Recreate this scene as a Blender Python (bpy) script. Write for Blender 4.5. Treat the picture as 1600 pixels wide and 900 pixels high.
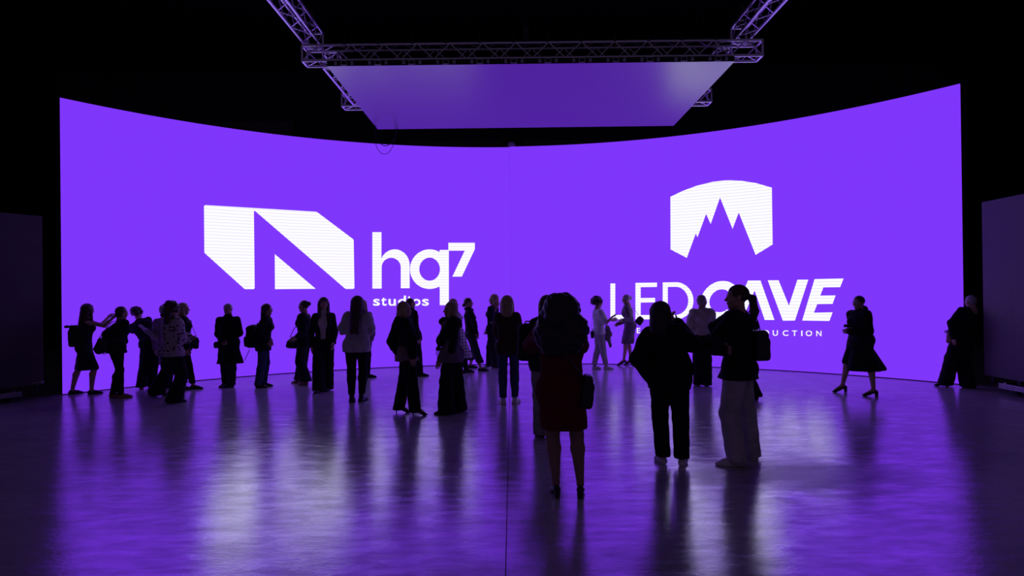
import bpy, bmesh, math, random
import numpy as np
from mathutils import Matrix, Vector
from mathutils.geometry import tessellate_polygon

for o in list(bpy.data.objects):
    bpy.data.objects.remove(o, do_unlink=True)
SC = bpy.context.scene
COL = SC.collection
random.seed(7)

# ------------------------------------------------------------------ camera
FPX, CH = 960.0, 1.70
PITCH, ROLL, SHIFT = 0.0040, 0.0121, 8.33
cam_d = bpy.data.cameras.new('camera')
cam_d.sensor_fit = 'HORIZONTAL'
cam_d.sensor_width = 36.0
cam_d.lens = 36.0 * FPX / 1600.0
cam_d.shift_y = SHIFT / 1600.0
cam_d.clip_start = 0.05
cam_d.clip_end = 200
cam = bpy.data.objects.new('camera', cam_d)
COL.objects.link(cam)
cam.matrix_world = (Matrix.Translation((0, 0, CH)) @ Matrix.Rotation(math.pi / 2 + PITCH, 4, 'X')
                    @ Matrix.Rotation(-ROLL, 4, 'Z'))
SC.camera = cam

# ------------------------------------------------------------------ world and exposure
W = bpy.data.worlds.new('dark_hall')
SC.world = W
W.use_nodes = True
W.node_tree.nodes['Background'].inputs[0].default_value = (0.62, 0.42, 1.0, 1)
W.node_tree.nodes['Background'].inputs[1].default_value = 0.05
SC.view_settings.view_transform = 'Standard'
SC.view_settings.look = 'None'
SC.view_settings.exposure = 0.0
SC.view_settings.gamma = 1.0
SC.view_settings.use_curve_mapping = False
SCREEN_PURPLE = (0.212, 0.036, 0.96)
SCREEN_WHITE = (0.95, 0.92, 1.28)


# ------------------------------------------------------------------ pixel -> place helpers
def ray(u, v):
    a, b = u - 800.0, v - 450.0 - SHIFT
    c, s = math.cos(ROLL), math.sin(ROLL)
    px, py = c * a - s * b, s * a + c * b
    d = np.array([px / FPX, 1.0, -py / FPX])
    c, s = math.cos(PITCH), math.sin(PITCH)
    return np.array([d[0], d[1] * c - d[2] * s, d[1] * s + d[2] * c])


def at(u, v, Y):
    d = ray(u, v)
    return d * (Y / d[1]) + np.array([0, 0, CH])


def ground(u, v):
    d = ray(u, v)
    return d * (-CH / d[2]) + np.array([0, 0, CH])


# ------------------------------------------------------------------ object helpers
def tag(o, label=None, cat=None, group=None, kind=None):
    if label: o['label'] = label
    if cat: o['category'] = cat
    if group: o['group'] = group
    if kind: o['kind'] = kind
    return o


def obj(name, me, mat=None, parent=None, loc=None, matrix=None):
    o = bpy.data.objects.new(name, me)
    COL.objects.link(o)
    if mat is not None and me is not None and not me.materials:
        me.materials.append(mat)
    if parent is not None:
        o.parent = parent
    if matrix is not None:
        o.matrix_local = matrix
    elif loc is not None:
        o.location = loc
    return o


def empty(name, loc=(0, 0, 0), rz=0):
    o = bpy.data.objects.new(name, None)
    COL.objects.link(o)
    o.location = loc
    o.rotation_euler = (0, 0, rz)
    o.empty_display_size = 0.2
    return o


def mesh_np(name, V, F, smooth=True):
    me = bpy.data.meshes.new(name)
    V = np.asarray(V, np.float32); F = np.asarray(F, np.int32)
    n = F.shape[1]
    me.vertices.add(len(V)); me.vertices.foreach_set('co', V.ravel())
    me.loops.add(F.size); me.loops.foreach_set('vertex_index', F.ravel())
    me.polygons.add(len(F))
    me.polygons.foreach_set('loop_start', np.arange(0, F.size, n, dtype=np.int32))
    me.polygons.foreach_set('loop_total', np.full(len(F), n, np.int32))
    if smooth:
        me.polygons.foreach_set('use_smooth', np.ones(len(F), bool))
    me.update(calc_edges=True)
    return me


def mesh_py(name, V, F, smooth=False):
    me = bpy.data.meshes.new(name)
    me.from_pydata([tuple(map(float, v)) for v in V], [], F)
    if smooth:
        for p in me.polygons: p.use_smooth = True
    me.update()
    return me


def box_mesh(name, sx, sy, sz, c=(0, 0, 0), bevel=0.0):
    bm = bmesh.new()
    bmesh.ops.create_cube(bm, size=1.0)
    for v in bm.verts:
        v.co = Vector((v.co.x * sx + c[0], v.co.y * sy + c[1], v.co.z * sz + c[2]))
    if bevel > 0:
        bmesh.ops.bevel(bm, geom=bm.edges[:], offset=bevel, segments=2, affect='EDGES', profile=0.6)
    me = bpy.data.meshes.new(name)
    bm.to_mesh(me); bm.free()
    return me


def tube_vf(pts, r, sides=8, smooth_n=0, flat=None):
    P = [np.array(p, float) for p in pts]
    if smooth_n:
        Q = []
        for i in range(len(P) - 1):
            p0 = P[max(i - 1, 0)]; p1 = P[i]; p2 = P[i + 1]; p3 = P[min(i + 2, len(P) - 1)]
            for k in range(smooth_n):
                t = k / smooth_n
                Q.append(0.5 * ((2 * p1) + (-p0 + p2) * t + (2 * p0 - 5 * p1 + 4 * p2 - p3) * t * t
                                + (-p0 + 3 * p1 - 3 * p2 + p3) * t ** 3))
        Q.append(P[-1]); P = Q
    n = len(P)
    V, F = [], []
    up = np.array([0.13, 0.31, 0.94])
    ax_prev = None
    for i, p in enumerate(P):
        d = P[min(i + 1, n - 1)] - P[max(i - 1, 0)]
        d = d / (np.linalg.norm(d) + 1e-9)
        a = up if ax_prev is None else ax_prev
        a = a - d * (a @ d); a /= np.linalg.norm(a) + 1e-9
        ax_prev = a
        b = np.cross(d, a)
        ri = r[i * (len(r) - 1) // max(n - 1, 1)] if hasattr(r, '__len__') else r
        ra, rb = (ri, ri) if flat is None else (ri, ri * flat)
        for k in range(sides):
            t = 2 * math.pi * k / sides
            V.append(p + a * (ra * math.cos(t)) + b * (rb * math.sin(t)))
    for i in range(n - 1):
        for k in range(sides):
            k2 = (k + 1) % sides
            F.append((i * sides + k, i * sides + k2, (i + 1) * sides + k2, (i + 1) * sides + k))
    F.append(tuple(range(sides - 1, -1, -1)))
    F.append(tuple((n - 1) * sides + k for k in range(sides)))
    return V, F


def tube(name, pts, r, mat, parent, sides=8, smooth_n=0, flat=None, origin=(0, 0, 0)):
    V, F = tube_vf(pts, r, sides, smooth_n, flat)
    V = [v - np.array(origin) for v in V]
    return obj(name, mesh_py(name, V, F, True), mat, parent)


# ------------------------------------------------------------------ materials
MATS = {}


def mat(name, color, rough=0.8, metal=0.0, bump=0.0, bscale=60.0, var=0.0, vscale=6.0, spec=0.5, sheen=0.0):
    if name in MATS: return MATS[name]
    m = bpy.data.materials.new(name)
    m.use_nodes = True
    nt = m.node_tree; N = nt.nodes; L = nt.links
    b = N['Principled BSDF']
    b.inputs['Base Color'].default_value = (*color, 1)
    b.inputs['Roughness'].default_value = rough
    b.inputs['Metallic'].default_value = metal
    b.inputs['Specular IOR Level'].default_value = spec
    if sheen: b.inputs['Sheen Weight'].default_value = sheen
    tc = N.new('ShaderNodeTexCoord')
    if var > 0:
        n = N.new('ShaderNodeTexNoise'); n.inputs['Scale'].default_value = vscale; n.inputs['Detail'].default_value = 6
        L.new(tc.outputs['Object'], n.inputs['Vector'])
        r = N.new('ShaderNodeValToRGB')
        r.color_ramp.elements[0].position = 0.3; r.color_ramp.elements[1].position = 0.7
        r.color_ramp.elements[0].color = (*[max(0, c * (1 - var)) for c in color], 1)
        r.color_ramp.elements[1].color = (*[min(1, c * (1 + var)) for c in color], 1)
        L.new(n.outputs['Fac'], r.inputs['Fac']); L.new(r.outputs['Color'], b.inputs['Base Color'])
    if bump > 0:
        n2 = N.new('ShaderNodeTexNoise'); n2.inputs['Scale'].default_value = bscale; n2.inputs['Detail'].default_value = 4
        L.new(tc.outputs['Object'], n2.inputs['Vector'])
        bp = N.new('ShaderNodeBump'); bp.inputs['Strength'].default_value = bump; bp.inputs['Distance'].default_value = 0.01
        L.new(n2.outputs['Fac'], bp.inputs['Height']); L.new(bp.outputs['Normal'], b.inputs['Normal'])
    MATS[name] = m
    return m


def cloth(name, color, rough=0.9):
    return mat('cloth_' + name, color, rough, bump=0.25, bscale=90, var=0.25, vscale=8, spec=0.2)


def emit_mat(name, color, strength=1.0, lines=0.0):
    m = bpy.data.materials.new(name)
    m.use_nodes = True
    nt = m.node_tree; N = nt.nodes; L = nt.links
    b = N['Principled BSDF']
    b.inputs['Base Color'].default_value = (0.012, 0.012, 0.014, 1)
    b.inputs['Roughness'].default_value = 0.5
    b.inputs['Emission Color'].default_value = (*color, 1)
    b.inputs['Emission Strength'].default_value = strength
    if lines:
        tc = N.new('ShaderNodeTexCoord')
        w = N.new('ShaderNodeTexWave'); w.bands_direction = 'Z'; w.inputs['Scale'].default_value = 4.6
        w.inputs['Distortion'].default_value = 0.4
        L.new(tc.outputs['Object'], w.inputs['Vector'])
        mr = N.new('ShaderNodeMapRange')
        mr.inputs['To Min'].default_value = strength * (1 - lines); mr.inputs['To Max'].default_value = strength * (1 + lines * 0.3)
        L.new(w.outputs['Fac'], mr.inputs['Value']); L.new(mr.outputs['Result'], b.inputs['Emission Strength'])
    return m


M_purple = emit_mat('led_purple', SCREEN_PURPLE, 1.0)
M_white = emit_mat('led_white', SCREEN_WHITE, 1.18, 0.25)
M_black = mat('black_paint', (0.006, 0.006, 0.007), 0.7)
M_blackmetal = mat('black_metal', (0.012, 0.012, 0.014), 0.45, 0.0, var=0.3)
M_alu = mat('aluminium', (0.90, 0.90, 0.91), 0.42, 1.0, bump=0.05, bscale=200, var=0.08, vscale=20)
M_dullalu = mat('dull_aluminium', (0.42, 0.41, 0.43), 0.55, 0.7, var=0.15, vscale=12)
M_wall = mat('dark_wall', (0.050, 0.047, 0.065), 0.9, bump=0.1, bscale=20, var=0.2, vscale=1.5)
M_wallpanel = mat('grey_acoustic_panel', (0.20, 0.17, 0.17), 0.9, bump=0.15, bscale=40, var=0.15)
M_ceil = mat('black_ceiling', (0.022, 0.021, 0.030), 0.95)
M_offled = mat('unlit_led_face', (0.07, 0.068, 0.075), 0.33, var=0.05, vscale=3, spec=1.0)
M_offled.node_tree.nodes['Principled BSDF'].inputs['IOR'].default_value = 2.5
M_sideled = mat('unlit_led_wall', (0.10, 0.078, 0.090), 0.5, var=0.06, vscale=2, spec=0.5)
M_rubber = mat('rubber', (0.01, 0.01, 0.01), 0.8)


def concrete():
    m = bpy.data.materials.new('trowelled_concrete')
    m.use_nodes = True
    nt = m.node_tree; N = nt.nodes; L = nt.links
    b = N['Principled BSDF']
    tc = N.new('ShaderNodeTexCoord')
    geo = N.new('ShaderNodeNewGeometry')

    def noise(scale, detail=6, rough=0.55, stretch=None, dist=0.0):
        n = N.new('ShaderNodeTexNoise'); n.inputs['Scale'].default_value = scale; n.inputs['Detail'].default_value = detail
        n.inputs['Roughness'].default_value = rough; n.inputs['Distortion'].default_value = dist
        if stretch:
            mp = N.new('ShaderNodeMapping'); mp.inputs['Scale'].default_value = stretch
            L.new(geo.outputs['Position'], mp.inputs['Vector']); L.new(mp.outputs['Vector'], n.inputs['Vector'])
        else:
            L.new(geo.outputs['Position'], n.inputs['Vector'])
        return n
    n1 = noise(0.55, 8, 0.6, dist=0.6)
    n2 = noise(3.2, 8, 0.65, stretch=(0.6, 1.6, 1))
    n3 = noise(48, 5, 0.6, stretch=(0.45, 1.3, 1))
    n4 = noise(9, 6, 0.6, stretch=(0.45, 1.5, 1), dist=0.5)
    add = N.new('ShaderNodeMath'); add.operation = 'MULTIPLY_ADD'
    L.new(n2.outputs['Fac'], add.inputs[0]); add.inputs[1].default_value = 0.5; L.new(n1.outputs['Fac'], add.inputs[2])
    ramp = N.new('ShaderNodeValToRGB')
    ramp.color_ramp.elements[0].position = 0.5; ramp.color_ramp.elements[0].color = (0.40, 0.395, 0.39, 1)
    ramp.color_ramp.elements[1].position = 1.0; ramp.color_ramp.elements[1].color = (0.74, 0.73, 0.72, 1)
    L.new(add.outputs[0], ramp.inputs['Fac'])
    # a darker, rougher, less glossy patch on the slab right of the nearest pair
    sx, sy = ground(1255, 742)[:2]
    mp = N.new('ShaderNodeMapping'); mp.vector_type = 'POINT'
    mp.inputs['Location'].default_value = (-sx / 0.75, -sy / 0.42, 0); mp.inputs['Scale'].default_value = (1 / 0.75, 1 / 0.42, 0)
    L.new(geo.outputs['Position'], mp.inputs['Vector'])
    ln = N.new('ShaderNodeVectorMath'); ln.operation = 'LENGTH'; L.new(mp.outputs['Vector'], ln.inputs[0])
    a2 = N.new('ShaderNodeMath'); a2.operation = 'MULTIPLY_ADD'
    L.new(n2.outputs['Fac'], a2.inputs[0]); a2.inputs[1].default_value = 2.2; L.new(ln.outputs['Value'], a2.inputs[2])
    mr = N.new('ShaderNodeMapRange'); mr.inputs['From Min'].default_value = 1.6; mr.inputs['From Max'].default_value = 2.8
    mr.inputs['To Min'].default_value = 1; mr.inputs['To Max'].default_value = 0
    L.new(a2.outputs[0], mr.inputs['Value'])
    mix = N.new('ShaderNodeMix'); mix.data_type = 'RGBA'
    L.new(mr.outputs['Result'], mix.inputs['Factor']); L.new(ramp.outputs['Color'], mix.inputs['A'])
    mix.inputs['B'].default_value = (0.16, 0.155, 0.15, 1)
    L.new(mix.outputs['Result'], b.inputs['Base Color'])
    rr = N.new('ShaderNodeMapRange'); rr.inputs['From Min'].default_value = 0.3; rr.inputs['From Max'].default_value = 0.7
    rr.inputs['To Min'].default_value = 0.12; rr.inputs['To Max'].default_value = 0.22
    L.new(n4.outputs['Fac'], rr.inputs['Value'])
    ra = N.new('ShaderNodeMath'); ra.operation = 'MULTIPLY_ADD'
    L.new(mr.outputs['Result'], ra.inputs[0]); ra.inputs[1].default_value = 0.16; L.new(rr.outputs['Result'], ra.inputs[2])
    L.new(ra.outputs[0], b.inputs['Roughness'])
    b.inputs['IOR'].default_value = 3.8
    sv = N.new('ShaderNodeMath'); sv.operation = 'ADD'
    L.new(n2.outputs['Fac'], sv.inputs[0]); L.new(n4.outputs['Fac'], sv.inputs[1])
    sr_ = N.new('ShaderNodeMapRange'); sr_.inputs['From Min'].default_value = 0.75; sr_.inputs['From Max'].default_value = 1.25
    sr_.inputs['To Min'].default_value = 0.42; sr_.inputs['To Max'].default_value = 0.98
    L.new(sv.outputs[0], sr_.inputs['Value'])
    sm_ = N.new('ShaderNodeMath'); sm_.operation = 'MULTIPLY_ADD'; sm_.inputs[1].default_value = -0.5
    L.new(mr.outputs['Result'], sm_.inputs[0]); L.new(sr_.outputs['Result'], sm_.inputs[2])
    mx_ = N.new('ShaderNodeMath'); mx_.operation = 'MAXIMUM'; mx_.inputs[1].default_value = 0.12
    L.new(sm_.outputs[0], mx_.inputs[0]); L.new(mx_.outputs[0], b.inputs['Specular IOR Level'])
    h = N.new('ShaderNodeMath'); h.operation = 'MULTIPLY_ADD'
    L.new(n3.outputs['Fac'], h.inputs[0]); h.inputs[1].default_value = 1.0
    h4 = N.new('ShaderNodeMath'); h4.operation = 'MULTIPLY'; L.new(n4.outputs['Fac'], h4.inputs[0]); h4.inputs[1].default_value = 0.55
    L.new(h4.outputs[0], h.inputs[2])
    bp = N.new('ShaderNodeBump'); bp.inputs['Strength'].default_value = 0.085; bp.inputs['Distance'].default_value = 0.012
    L.new(h.outputs[0], bp.inputs['Height']); L.new(bp.outputs['Normal'], b.inputs['Normal'])
    return m


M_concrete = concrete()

# ------------------------------------------------------------------ floor, walls, ceiling
floor = tag(obj('floor', box_mesh('floor', 36, 30, 0.1, (0, 9, -0.0805)), mat('joint_filler', (0.02, 0.02, 0.02), 0.9)), kind='structure')
xs = [-16.9, -11.5, -5.92, -0.06, 5.83, 11.5, 16.9]
ys = [-5.5, 1.6, 7.48, 13.2, 23.0]
for i in range(len(xs) - 1):
    for j in range(len(ys) - 1):
        sx, sy = xs[i + 1] - xs[i] - 0.006, ys[j + 1] - ys[j] - 0.006
        me = box_mesh('slab', sx, sy, 0.03, (0, 0, -0.015))
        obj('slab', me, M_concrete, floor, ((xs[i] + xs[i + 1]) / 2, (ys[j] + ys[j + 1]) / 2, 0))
wb = tag(obj('wall_back', box_mesh('wall_back', 34, 0.3, 10, (0, 22.4, 5)), M_wall), kind='structure')
tag(obj('wall_left', box_mesh('wall_left', 0.3, 17, 10, (-16.6, 13.8, 5)), M_wall), kind='structure')
tag(obj('wall_right', box_mesh('wall_right', 0.3, 17, 10, (16.6, 13.8, 5)), M_wall), kind='structure')
tag(obj('ceiling', box_mesh('ceiling', 34, 17.4, 0.3, (0, 13.7, 10.15)), M_ceil), kind='structure')


def wall_panel(u0, v0, u1, v1, Y):
    a, b = at(u0, v0, Y), at(u1, v1, Y)
    w, h = abs(b[0] - a[0]), abs(a[2] - b[2])
    obj('wall_panel', box_mesh('wall_panel', w, 0.1, h, (0, 0, 0), 0.02), M_wallpanel, wb,
        ((a[0] + b[0]) / 2, Y + 0.05, (a[2] + b[2]) / 2))


wall_panel(318, 191, 459, 330, 22.1)
wall_panel(640, 221, 786, 330, 22.1)
wall_panel(817, 219, 960, 330, 22.1)
wall_panel(-90, 196, 37, 420, 22.1)
wall_panel(1566, 152, 1690, 300, 22.1)

# ------------------------------------------------------------------ curved LED wall
SX0, SZ0, SR, SH, SHALF, SYC = -0.0834, 15.30, 9.98, 5.414, 0.9533, 0.0078


def cyl(th, z, r=SR):
    return np.array([SX0 + r * math.sin(th), SZ0 - SR + r * math.cos(th), z])


def unproj(u, v):
    d = ray(u, v)
    ox, oy = -SX0, -(SZ0 - SR)
    A = d[0] ** 2 + d[1] ** 2; B = 2 * (ox * d[0] + oy * d[1]); C = ox * ox + oy * oy - SR * SR
    t = (-B + math.sqrt(B * B - 4 * A * C)) / (2 * A)
    p = d * t
    return math.atan2(p[0] + oy * 0 - SX0, p[1] - (SZ0 - SR)), p[2] + CH


screen = empty('led_screen', (SX0, SZ0, 0))
tag(screen, 'huge curved LED wall glowing purple with two white logos', 'screen')
SO = np.array([SX0, SZ0, 0.0])


def arc_slab(name, t0, t1, z0, z1, r0, r1, n, m, parent):
    V, F = [], []
    for i in range(n + 1):
        t = t0 + (t1 - t0) * i / n
        for (r, z) in ((r0, z0), (r0, z1), (r1, z1), (r1, z0)):
            V.append(cyl(t, z, r) - SO)
    for i in range(n):
        a, b = i * 4, i * 4 + 4
        for k in range(4):
            k2 = (k + 1) % 4
            F.append((a + k, a + k2, b + k2, b + k))
    F.append((0, 3, 2, 1)); e = n * 4; F.append((e, e + 1, e + 2, e + 3))
    bm = bmesh.new(); me = mesh_py(name, V, F)
    bm.from_mesh(me); bmesh.ops.recalc_face_normals(bm, faces=bm.faces); bm.to_mesh(me); bm.free()
    return obj(name, me, m, parent)


tC = unproj(798, 400)[0]
arc_slab('screen_surface', SYC - SHALF, tC, 0.014, SH - 0.010, SR, SR + 0.02, 60, M_purple, screen)
arc_slab('screen_surface', tC + 0.0002, SYC + SHALF, 0.014, SH + 0.004, SR, SR + 0.02, 60, M_purple, screen)
arc_slab('backing', SYC - SHALF, SYC + SHALF, 0.03, SH - 0.02, SR + 0.021, SR + 0.14, 60, M_black, screen)
arc_slab('plinth', SYC - SHALF, SYC + SHALF, 0.0, 0.0135, SR - 0.005, SR + 0.14, 60, M_black, screen)
for k in range(19):
    t = SYC - SHALF + 2 * SHALF * (k + 0.5) / 19
    pts = [cyl(t, 0.02, SR + 0.9), cyl(t, 4.6, SR + 0.16)]
    tube('support_strut', pts, 0.03, M_blackmetal, screen, 6, origin=SO)
    tube('support_foot', [cyl(t, 0.03, SR + 0.16), cyl(t, 0.03, SR + 1.0)], 0.03, M_blackmetal, screen, 6, origin=SO)


def bend_mesh(name, loops_sz, parent, m, off=0.006):
    """loops in (s, z) on the unrolled wall; first loop outer, others holes."""
    V3 = [[Vector((p[0], p[1], 0)) for p in lp] for lp in loops_sz]
    tris = tessellate_polygon(V3)
    flat = [v for lp in V3 for v in lp]
    bm = bmesh.new()
    bv = [bm.verts.new(v) for v in flat]
    for t in tris:
        try: bm.faces.new([bv[i] for i in t])
        except ValueError: pass
    return bend_bm(name, bm, parent, m, off)


def bend_bm(name, bm, parent, m, off=0.006):
    xsv = [v.co.x for v in bm.verts]
    x = math.ceil(min(xsv) / 0.12) * 0.12
    while x < max(xsv):
        bmesh.ops.bisect_plane(bm, geom=bm.verts[:] + bm.edges[:] + bm.faces[:], plane_co=(x, 0, 0), plane_no=(1, 0, 0))
        x += 0.12
    for v in bm.verts:
        p = cyl(v.co.x / SR, v.co.y, SR - off) - SO
        v.co = Vector(p)
    ext = bmesh.ops.extrude_face_region(bm, geom=bm.faces[:])
    for g in ext['geom']:
        if isinstance(g, bmesh.types.BMVert):
            c = Vector((0, -SR, 0))
            d = Vector((g.co.x - c.x, g.co.y - c.y, 0)).normalized()
            g.co += d * (off - 0.001)
    bmesh.ops.recalc_face_normals(bm, faces=bm.faces)
    me = bpy.data.meshes.new(name)
    bm.to_mesh(me); bm.free()
    return obj(name, me, m, parent)


def sz(u, v):
    t, z = unproj(u, v)
    return (t * SR, z)


def dens(pts, step=12):
    out = []
    for i, p in enumerate(pts):
        q = pts[(i + 1) % len(pts)]
        n = max(1, int(math.dist(p, q) / step))
        for k in range(n):
            out.append((p[0] + (q[0] - p[0]) * k / n, p[1] + (q[1] - p[1]) * k / n))
    return out


def rounded(pts, r):
    out = []
    n = len(pts)
    for i, p in enumerate(pts):
        rr = r[i] if hasattr(r, '__len__') else r
        if rr <= 0: out.append(p); continue
        a, b = pts[i - 1], pts[(i + 1) % n]
        da, db = math.dist(p, a), math.dist(p, b)
        pa = (p[0] + (a[0] - p[0]) * rr / da, p[1] + (a[1] - p[1]) * rr / da)
        pb = (p[0] + (b[0] - p[0]) * rr / db, p[1] + (b[1] - p[1]) * rr / db)
        for k in range(6):
            t = k / 5
            out.append(((1 - t) ** 2 * pa[0] + 2 * t * (1 - t) * p[0] + t * t * pb[0],
                        (1 - t) ** 2 * pa[1] + 2 * t * (1 - t) * p[1] + t * t * pb[1]))
    return out


def mark(name, *loops):
    return bend_mesh(name, [[sz(*p) for p in dens(lp)] for lp in loops], screen, M_white)


ZA = lambda pts: [(290 + x / 3.2, 290 + y / 3.2) for x, y in pts]
ZB = lambda pts: [(920 + x / 3.2136, 260 + y / 3.2136) for x, y in pts]
# left emblem
mark('emblem', rounded(ZA([(92, 97), (655, 131), (840, 270), (844, 517), (800, 517), (344, 124), (341, 130), (345, 518), (296, 518), (94, 336)]),
                       [3, 2, 1.5, 3, 1.5, 1.5, 1.5, 3, 1.5, 1.5]))
mark('emblem', ZA([(446, 343), (650, 516), (447, 518)]))


def arc(cx, cy, rx, ry, a0, a1, n=20):
    return [(cx + rx * math.cos(math.radians(a0 + (a1 - a0) * k / n)), cy - ry * math.sin(math.radians(a0 + (a1 - a0) * k / n))) for k in range(n + 1)]


# h q 7
mark('letter', ZA([(934, 233), (979, 233), (979, 366)] + arc(1046, 398, 74, 79, 145, 0, 18) + [(1120, 513), (1076, 513), (1076, 410)]
                  + arc(1028, 408, 48, 47, 0, 180, 16) + [(980, 515), (934, 515)]))
qo = ZA(arc(1220, 418, 98, 99, 60, 300, 34) + [(1271, 520), (1271, 598), (1316, 598), (1316, 322), (1271, 322)])
qi = ZA(arc(1220, 418, 52, 58, 0, 359, 30)[:-1])
mark('letter', qo, qi)
mark('letter', ZA([(1314, 286), (1446, 286), (1446, 318), (1381, 455), (1334, 455), (1396, 325), (1314, 325)]))
# shield with mountain
mark('emblem', ZB([(410, 153), (470, 124), (540, 98), (620, 78), (680, 71), (715, 70), (770, 73), (840, 84), (919, 107), (923, 392), (838, 444),
                   (753, 231), (722, 313), (659, 156), (612, 289), (589, 238), (546, 355), (537, 337), (492, 459), (411, 417)]))
# L E D  C A V E
mark('letter', [(953.8, 443), (961.3, 443), (961.3, 492.3), (981, 492), (981, 499), (953.8, 499.3)])
mark('letter', [(993, 442), (1026.5, 441.6), (1026.5, 448.2), (1001, 448.6), (1001, 465.8), (1023.5, 465.5), (1023.5, 472.4), (1001, 472.8), (1001, 492.4), (1026, 492.2), (1026, 499), (993, 499)])
do = [(1035.6, 441.3), (1056, 441)] + arc(1056, 470, 27.5, 29, 88, -88, 24) + [(1056, 499), (1035.6, 499)]
di = [(1043.4, 448.2), (1055, 448)] + arc(1055.5, 470, 20, 22, 86, -86, 24) + [(1055, 492), (1043.4, 492)]
mark('letter', do, di)


def slant(pts, cy, k=0.30):
    return [(x + (cy - y) * k, y) for x, y in pts]


co = arc(1126, 470, 31, 31, 48, 312, 34); ci = arc(1126, 470, 17.5, 18, 312, 48, 30)
mark('letter', slant(co + ci, 470, 0.12))
mark('letter', ZB([(800, 573), (862, 573), (932, 771), (884, 771), (833, 622), (770, 771), (712, 771)]))
mark('letter', ZB([(899, 572), (953, 572), (1005, 700), (1048, 569), (1102, 569), (1035, 774), (975, 775)]))
mark('letter', ZB([(1134, 566), (1279, 563), (1262, 606), (1178, 607), (1162, 649), (1239, 648), (1224, 690), (1147, 691), (1130, 735), (1224, 733), (1208, 776), (1072, 774)]))


def letter_text(ch, u0, v_base, height, width=None, bold=0.012):
    cu = bpy.data.curves.new('txt', 'FONT'); cu.body = ch; cu.size = 1.0; cu.offset = bold; cu.resolution_u = 5
    ob = bpy.data.objects.new('txt', cu); COL.objects.link(ob)
    dg = bpy.context.evaluated_depsgraph_get(); dg.update()
    me = bpy.data.meshes.new_from_object(ob.evaluated_get(dg))
    bpy.data.objects.remove(ob, do_unlink=True); bpy.data.curves.remove(cu)
    bm = bmesh.new(); bm.from_mesh(me); bpy.data.meshes.remove(me)
    X = [v.co.x for v in bm.verts]
    x0, x1 = min(X), max(X)
    k = height / 0.73
    kx = k if width is None else width / (x1 - x0)
    for v in bm.verts:
        s, z = sz(u0 + (v.co.x - x0) * kx, v_base - v.co.y * k)
        v.co = Vector((s, z, 0))
    return bend_bm('letter', bm, screen, M_white)


for ch, u, w in (('s', 583, 10.5), ('t', 595.5, 8.5), ('u', 607, 11.5), ('d', 622, 12.3), ('i', 637.5, 3.3), ('o', 644.5, 12.5), ('s', 659.5, 10.5)):
    letter_text(ch, u, 477.3, 16.0, w, 0.016)
for ch, u, w in (('E', 995, 5.5), ('N', 1006, 8.5), ('V', 1060.5, 8.5), ('P', 1154, 6.5), ('R', 1167, 7), ('O', 1180, 9.5)):
    letter_text(ch, u, 520.5 + (u - 995) * 0.024, 8.6, w, 0.01)
for ch, u, w in (('D', 1194, 7.8), ('U', 1207.5, 8), ('C', 1223, 8.8), ('T', 1237.5, 8), ('I', 1252, 1.9), ('O', 1259, 10), ('N', 1275.5, 8)):
    letter_text(ch, u, 524.3 + (u - 1194) * 0.009, 8.8, w, 0.01)

# ------------------------------------------------------------------ hanging ceiling LED panel
KC = 0.9375          # the whole rig keeps its angles from the lens at this height
PH, PY0, PY1, PX0, PX1 = 5.45, 10.59 * KC, 14.61 * KC, (0.373 - 3.52) * KC, (0.373 + 3.52) * KC
ceil_root = empty('hanging_led_panel', ((PX0 + PX1) / 2, (PY0 + PY1) / 2, PH))
tag(ceil_root, 'unlit flat LED ceiling panel hung level above the curved wall', 'led panel')
NX, NY = 12, 7
cw, cd = (PX1 - PX0) / NX, (PY1 - PY0) / NY
cab = box_mesh('cabinet', cw - 0.0003, cd - 0.0003, 0.085, (0, 0, 0.0425)); cab.materials.append(M_black); cab.materials.append(M_offled)
for q in cab.polygons:
    if q.normal.z < -0.5: q.material_index = 1
lock = box_mesh('lock_block', 0.045, 0.03, 0.055, (0, 0, 0), 0.004); lock.materials.append(M_dullalu)
hb = bmesh.new()
for (sx, sz_, cx, cz) in ((0.10, 0.012, 0, 0.032), (0.10, 0.012, 0, -0.032), (0.014, 0.076, -0.045, 0), (0.014, 0.076, 0.045, 0)):
    r = bmesh.ops.create_cube(hb, size=1.0)
    for v in r['verts']: v.co = Vector((v.co.x * sx + cx, v.co.y * 0.02, v.co.z * sz_ + cz))
handle = bpy.data.meshes.new('handle'); hb.to_mesh(handle); hb.free(); handle.materials.append(M_dullalu)
for i in range(NX):
    for j in range(NY):
        obj('cabinet', cab, None, ceil_root, (-(PX1 - PX0) / 2 + cw * (i + 0.5), -(PY1 - PY0) / 2 + cd * (j + 0.5), 0))
    for dx, mm in ((-0.13, lock), (0.0, handle), (0.135, lock)):
        obj('handle' if mm is handle else 'lock_block', mm, None, ceil_root, (-(PX1 - PX0) / 2 + cw * (i + 0.5) + dx, -(PY1 - PY0) / 2 - 0.012, 0.045))
cable_m = mat('black_cable', (0.008, 0.008, 0.01), 0.6)


def hang_cable(pix, Y, r, label):
    P = [at(u, v, Y) for u, v in pix]
    o = P[0]
    e = empty('cable', o)
    tag(e, label, 'cable')
    tube('cord', [p - o for p in P], r, cable_m, e, 6, 5)


hang_cable([(621, 196), (620, 206), (616, 217), (609, 225), (602, 228), (594, 224), (588, 214), (586, 202), (586, 196)], 13.6, 0.009,
           'thin black cable looping below far left corner of ceiling panel, upper loop')
hang_cable([(617, 196), (617, 218), (612, 232), (606, 239), (600, 241), (593, 237), (588, 228), (586.5, 215), (588, 196)], 13.64, 0.006,
           'thinnest black cable loop hanging lowest in front of purple wall')

# ------------------------------------------------------------------ trusses
cylm = {}


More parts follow.
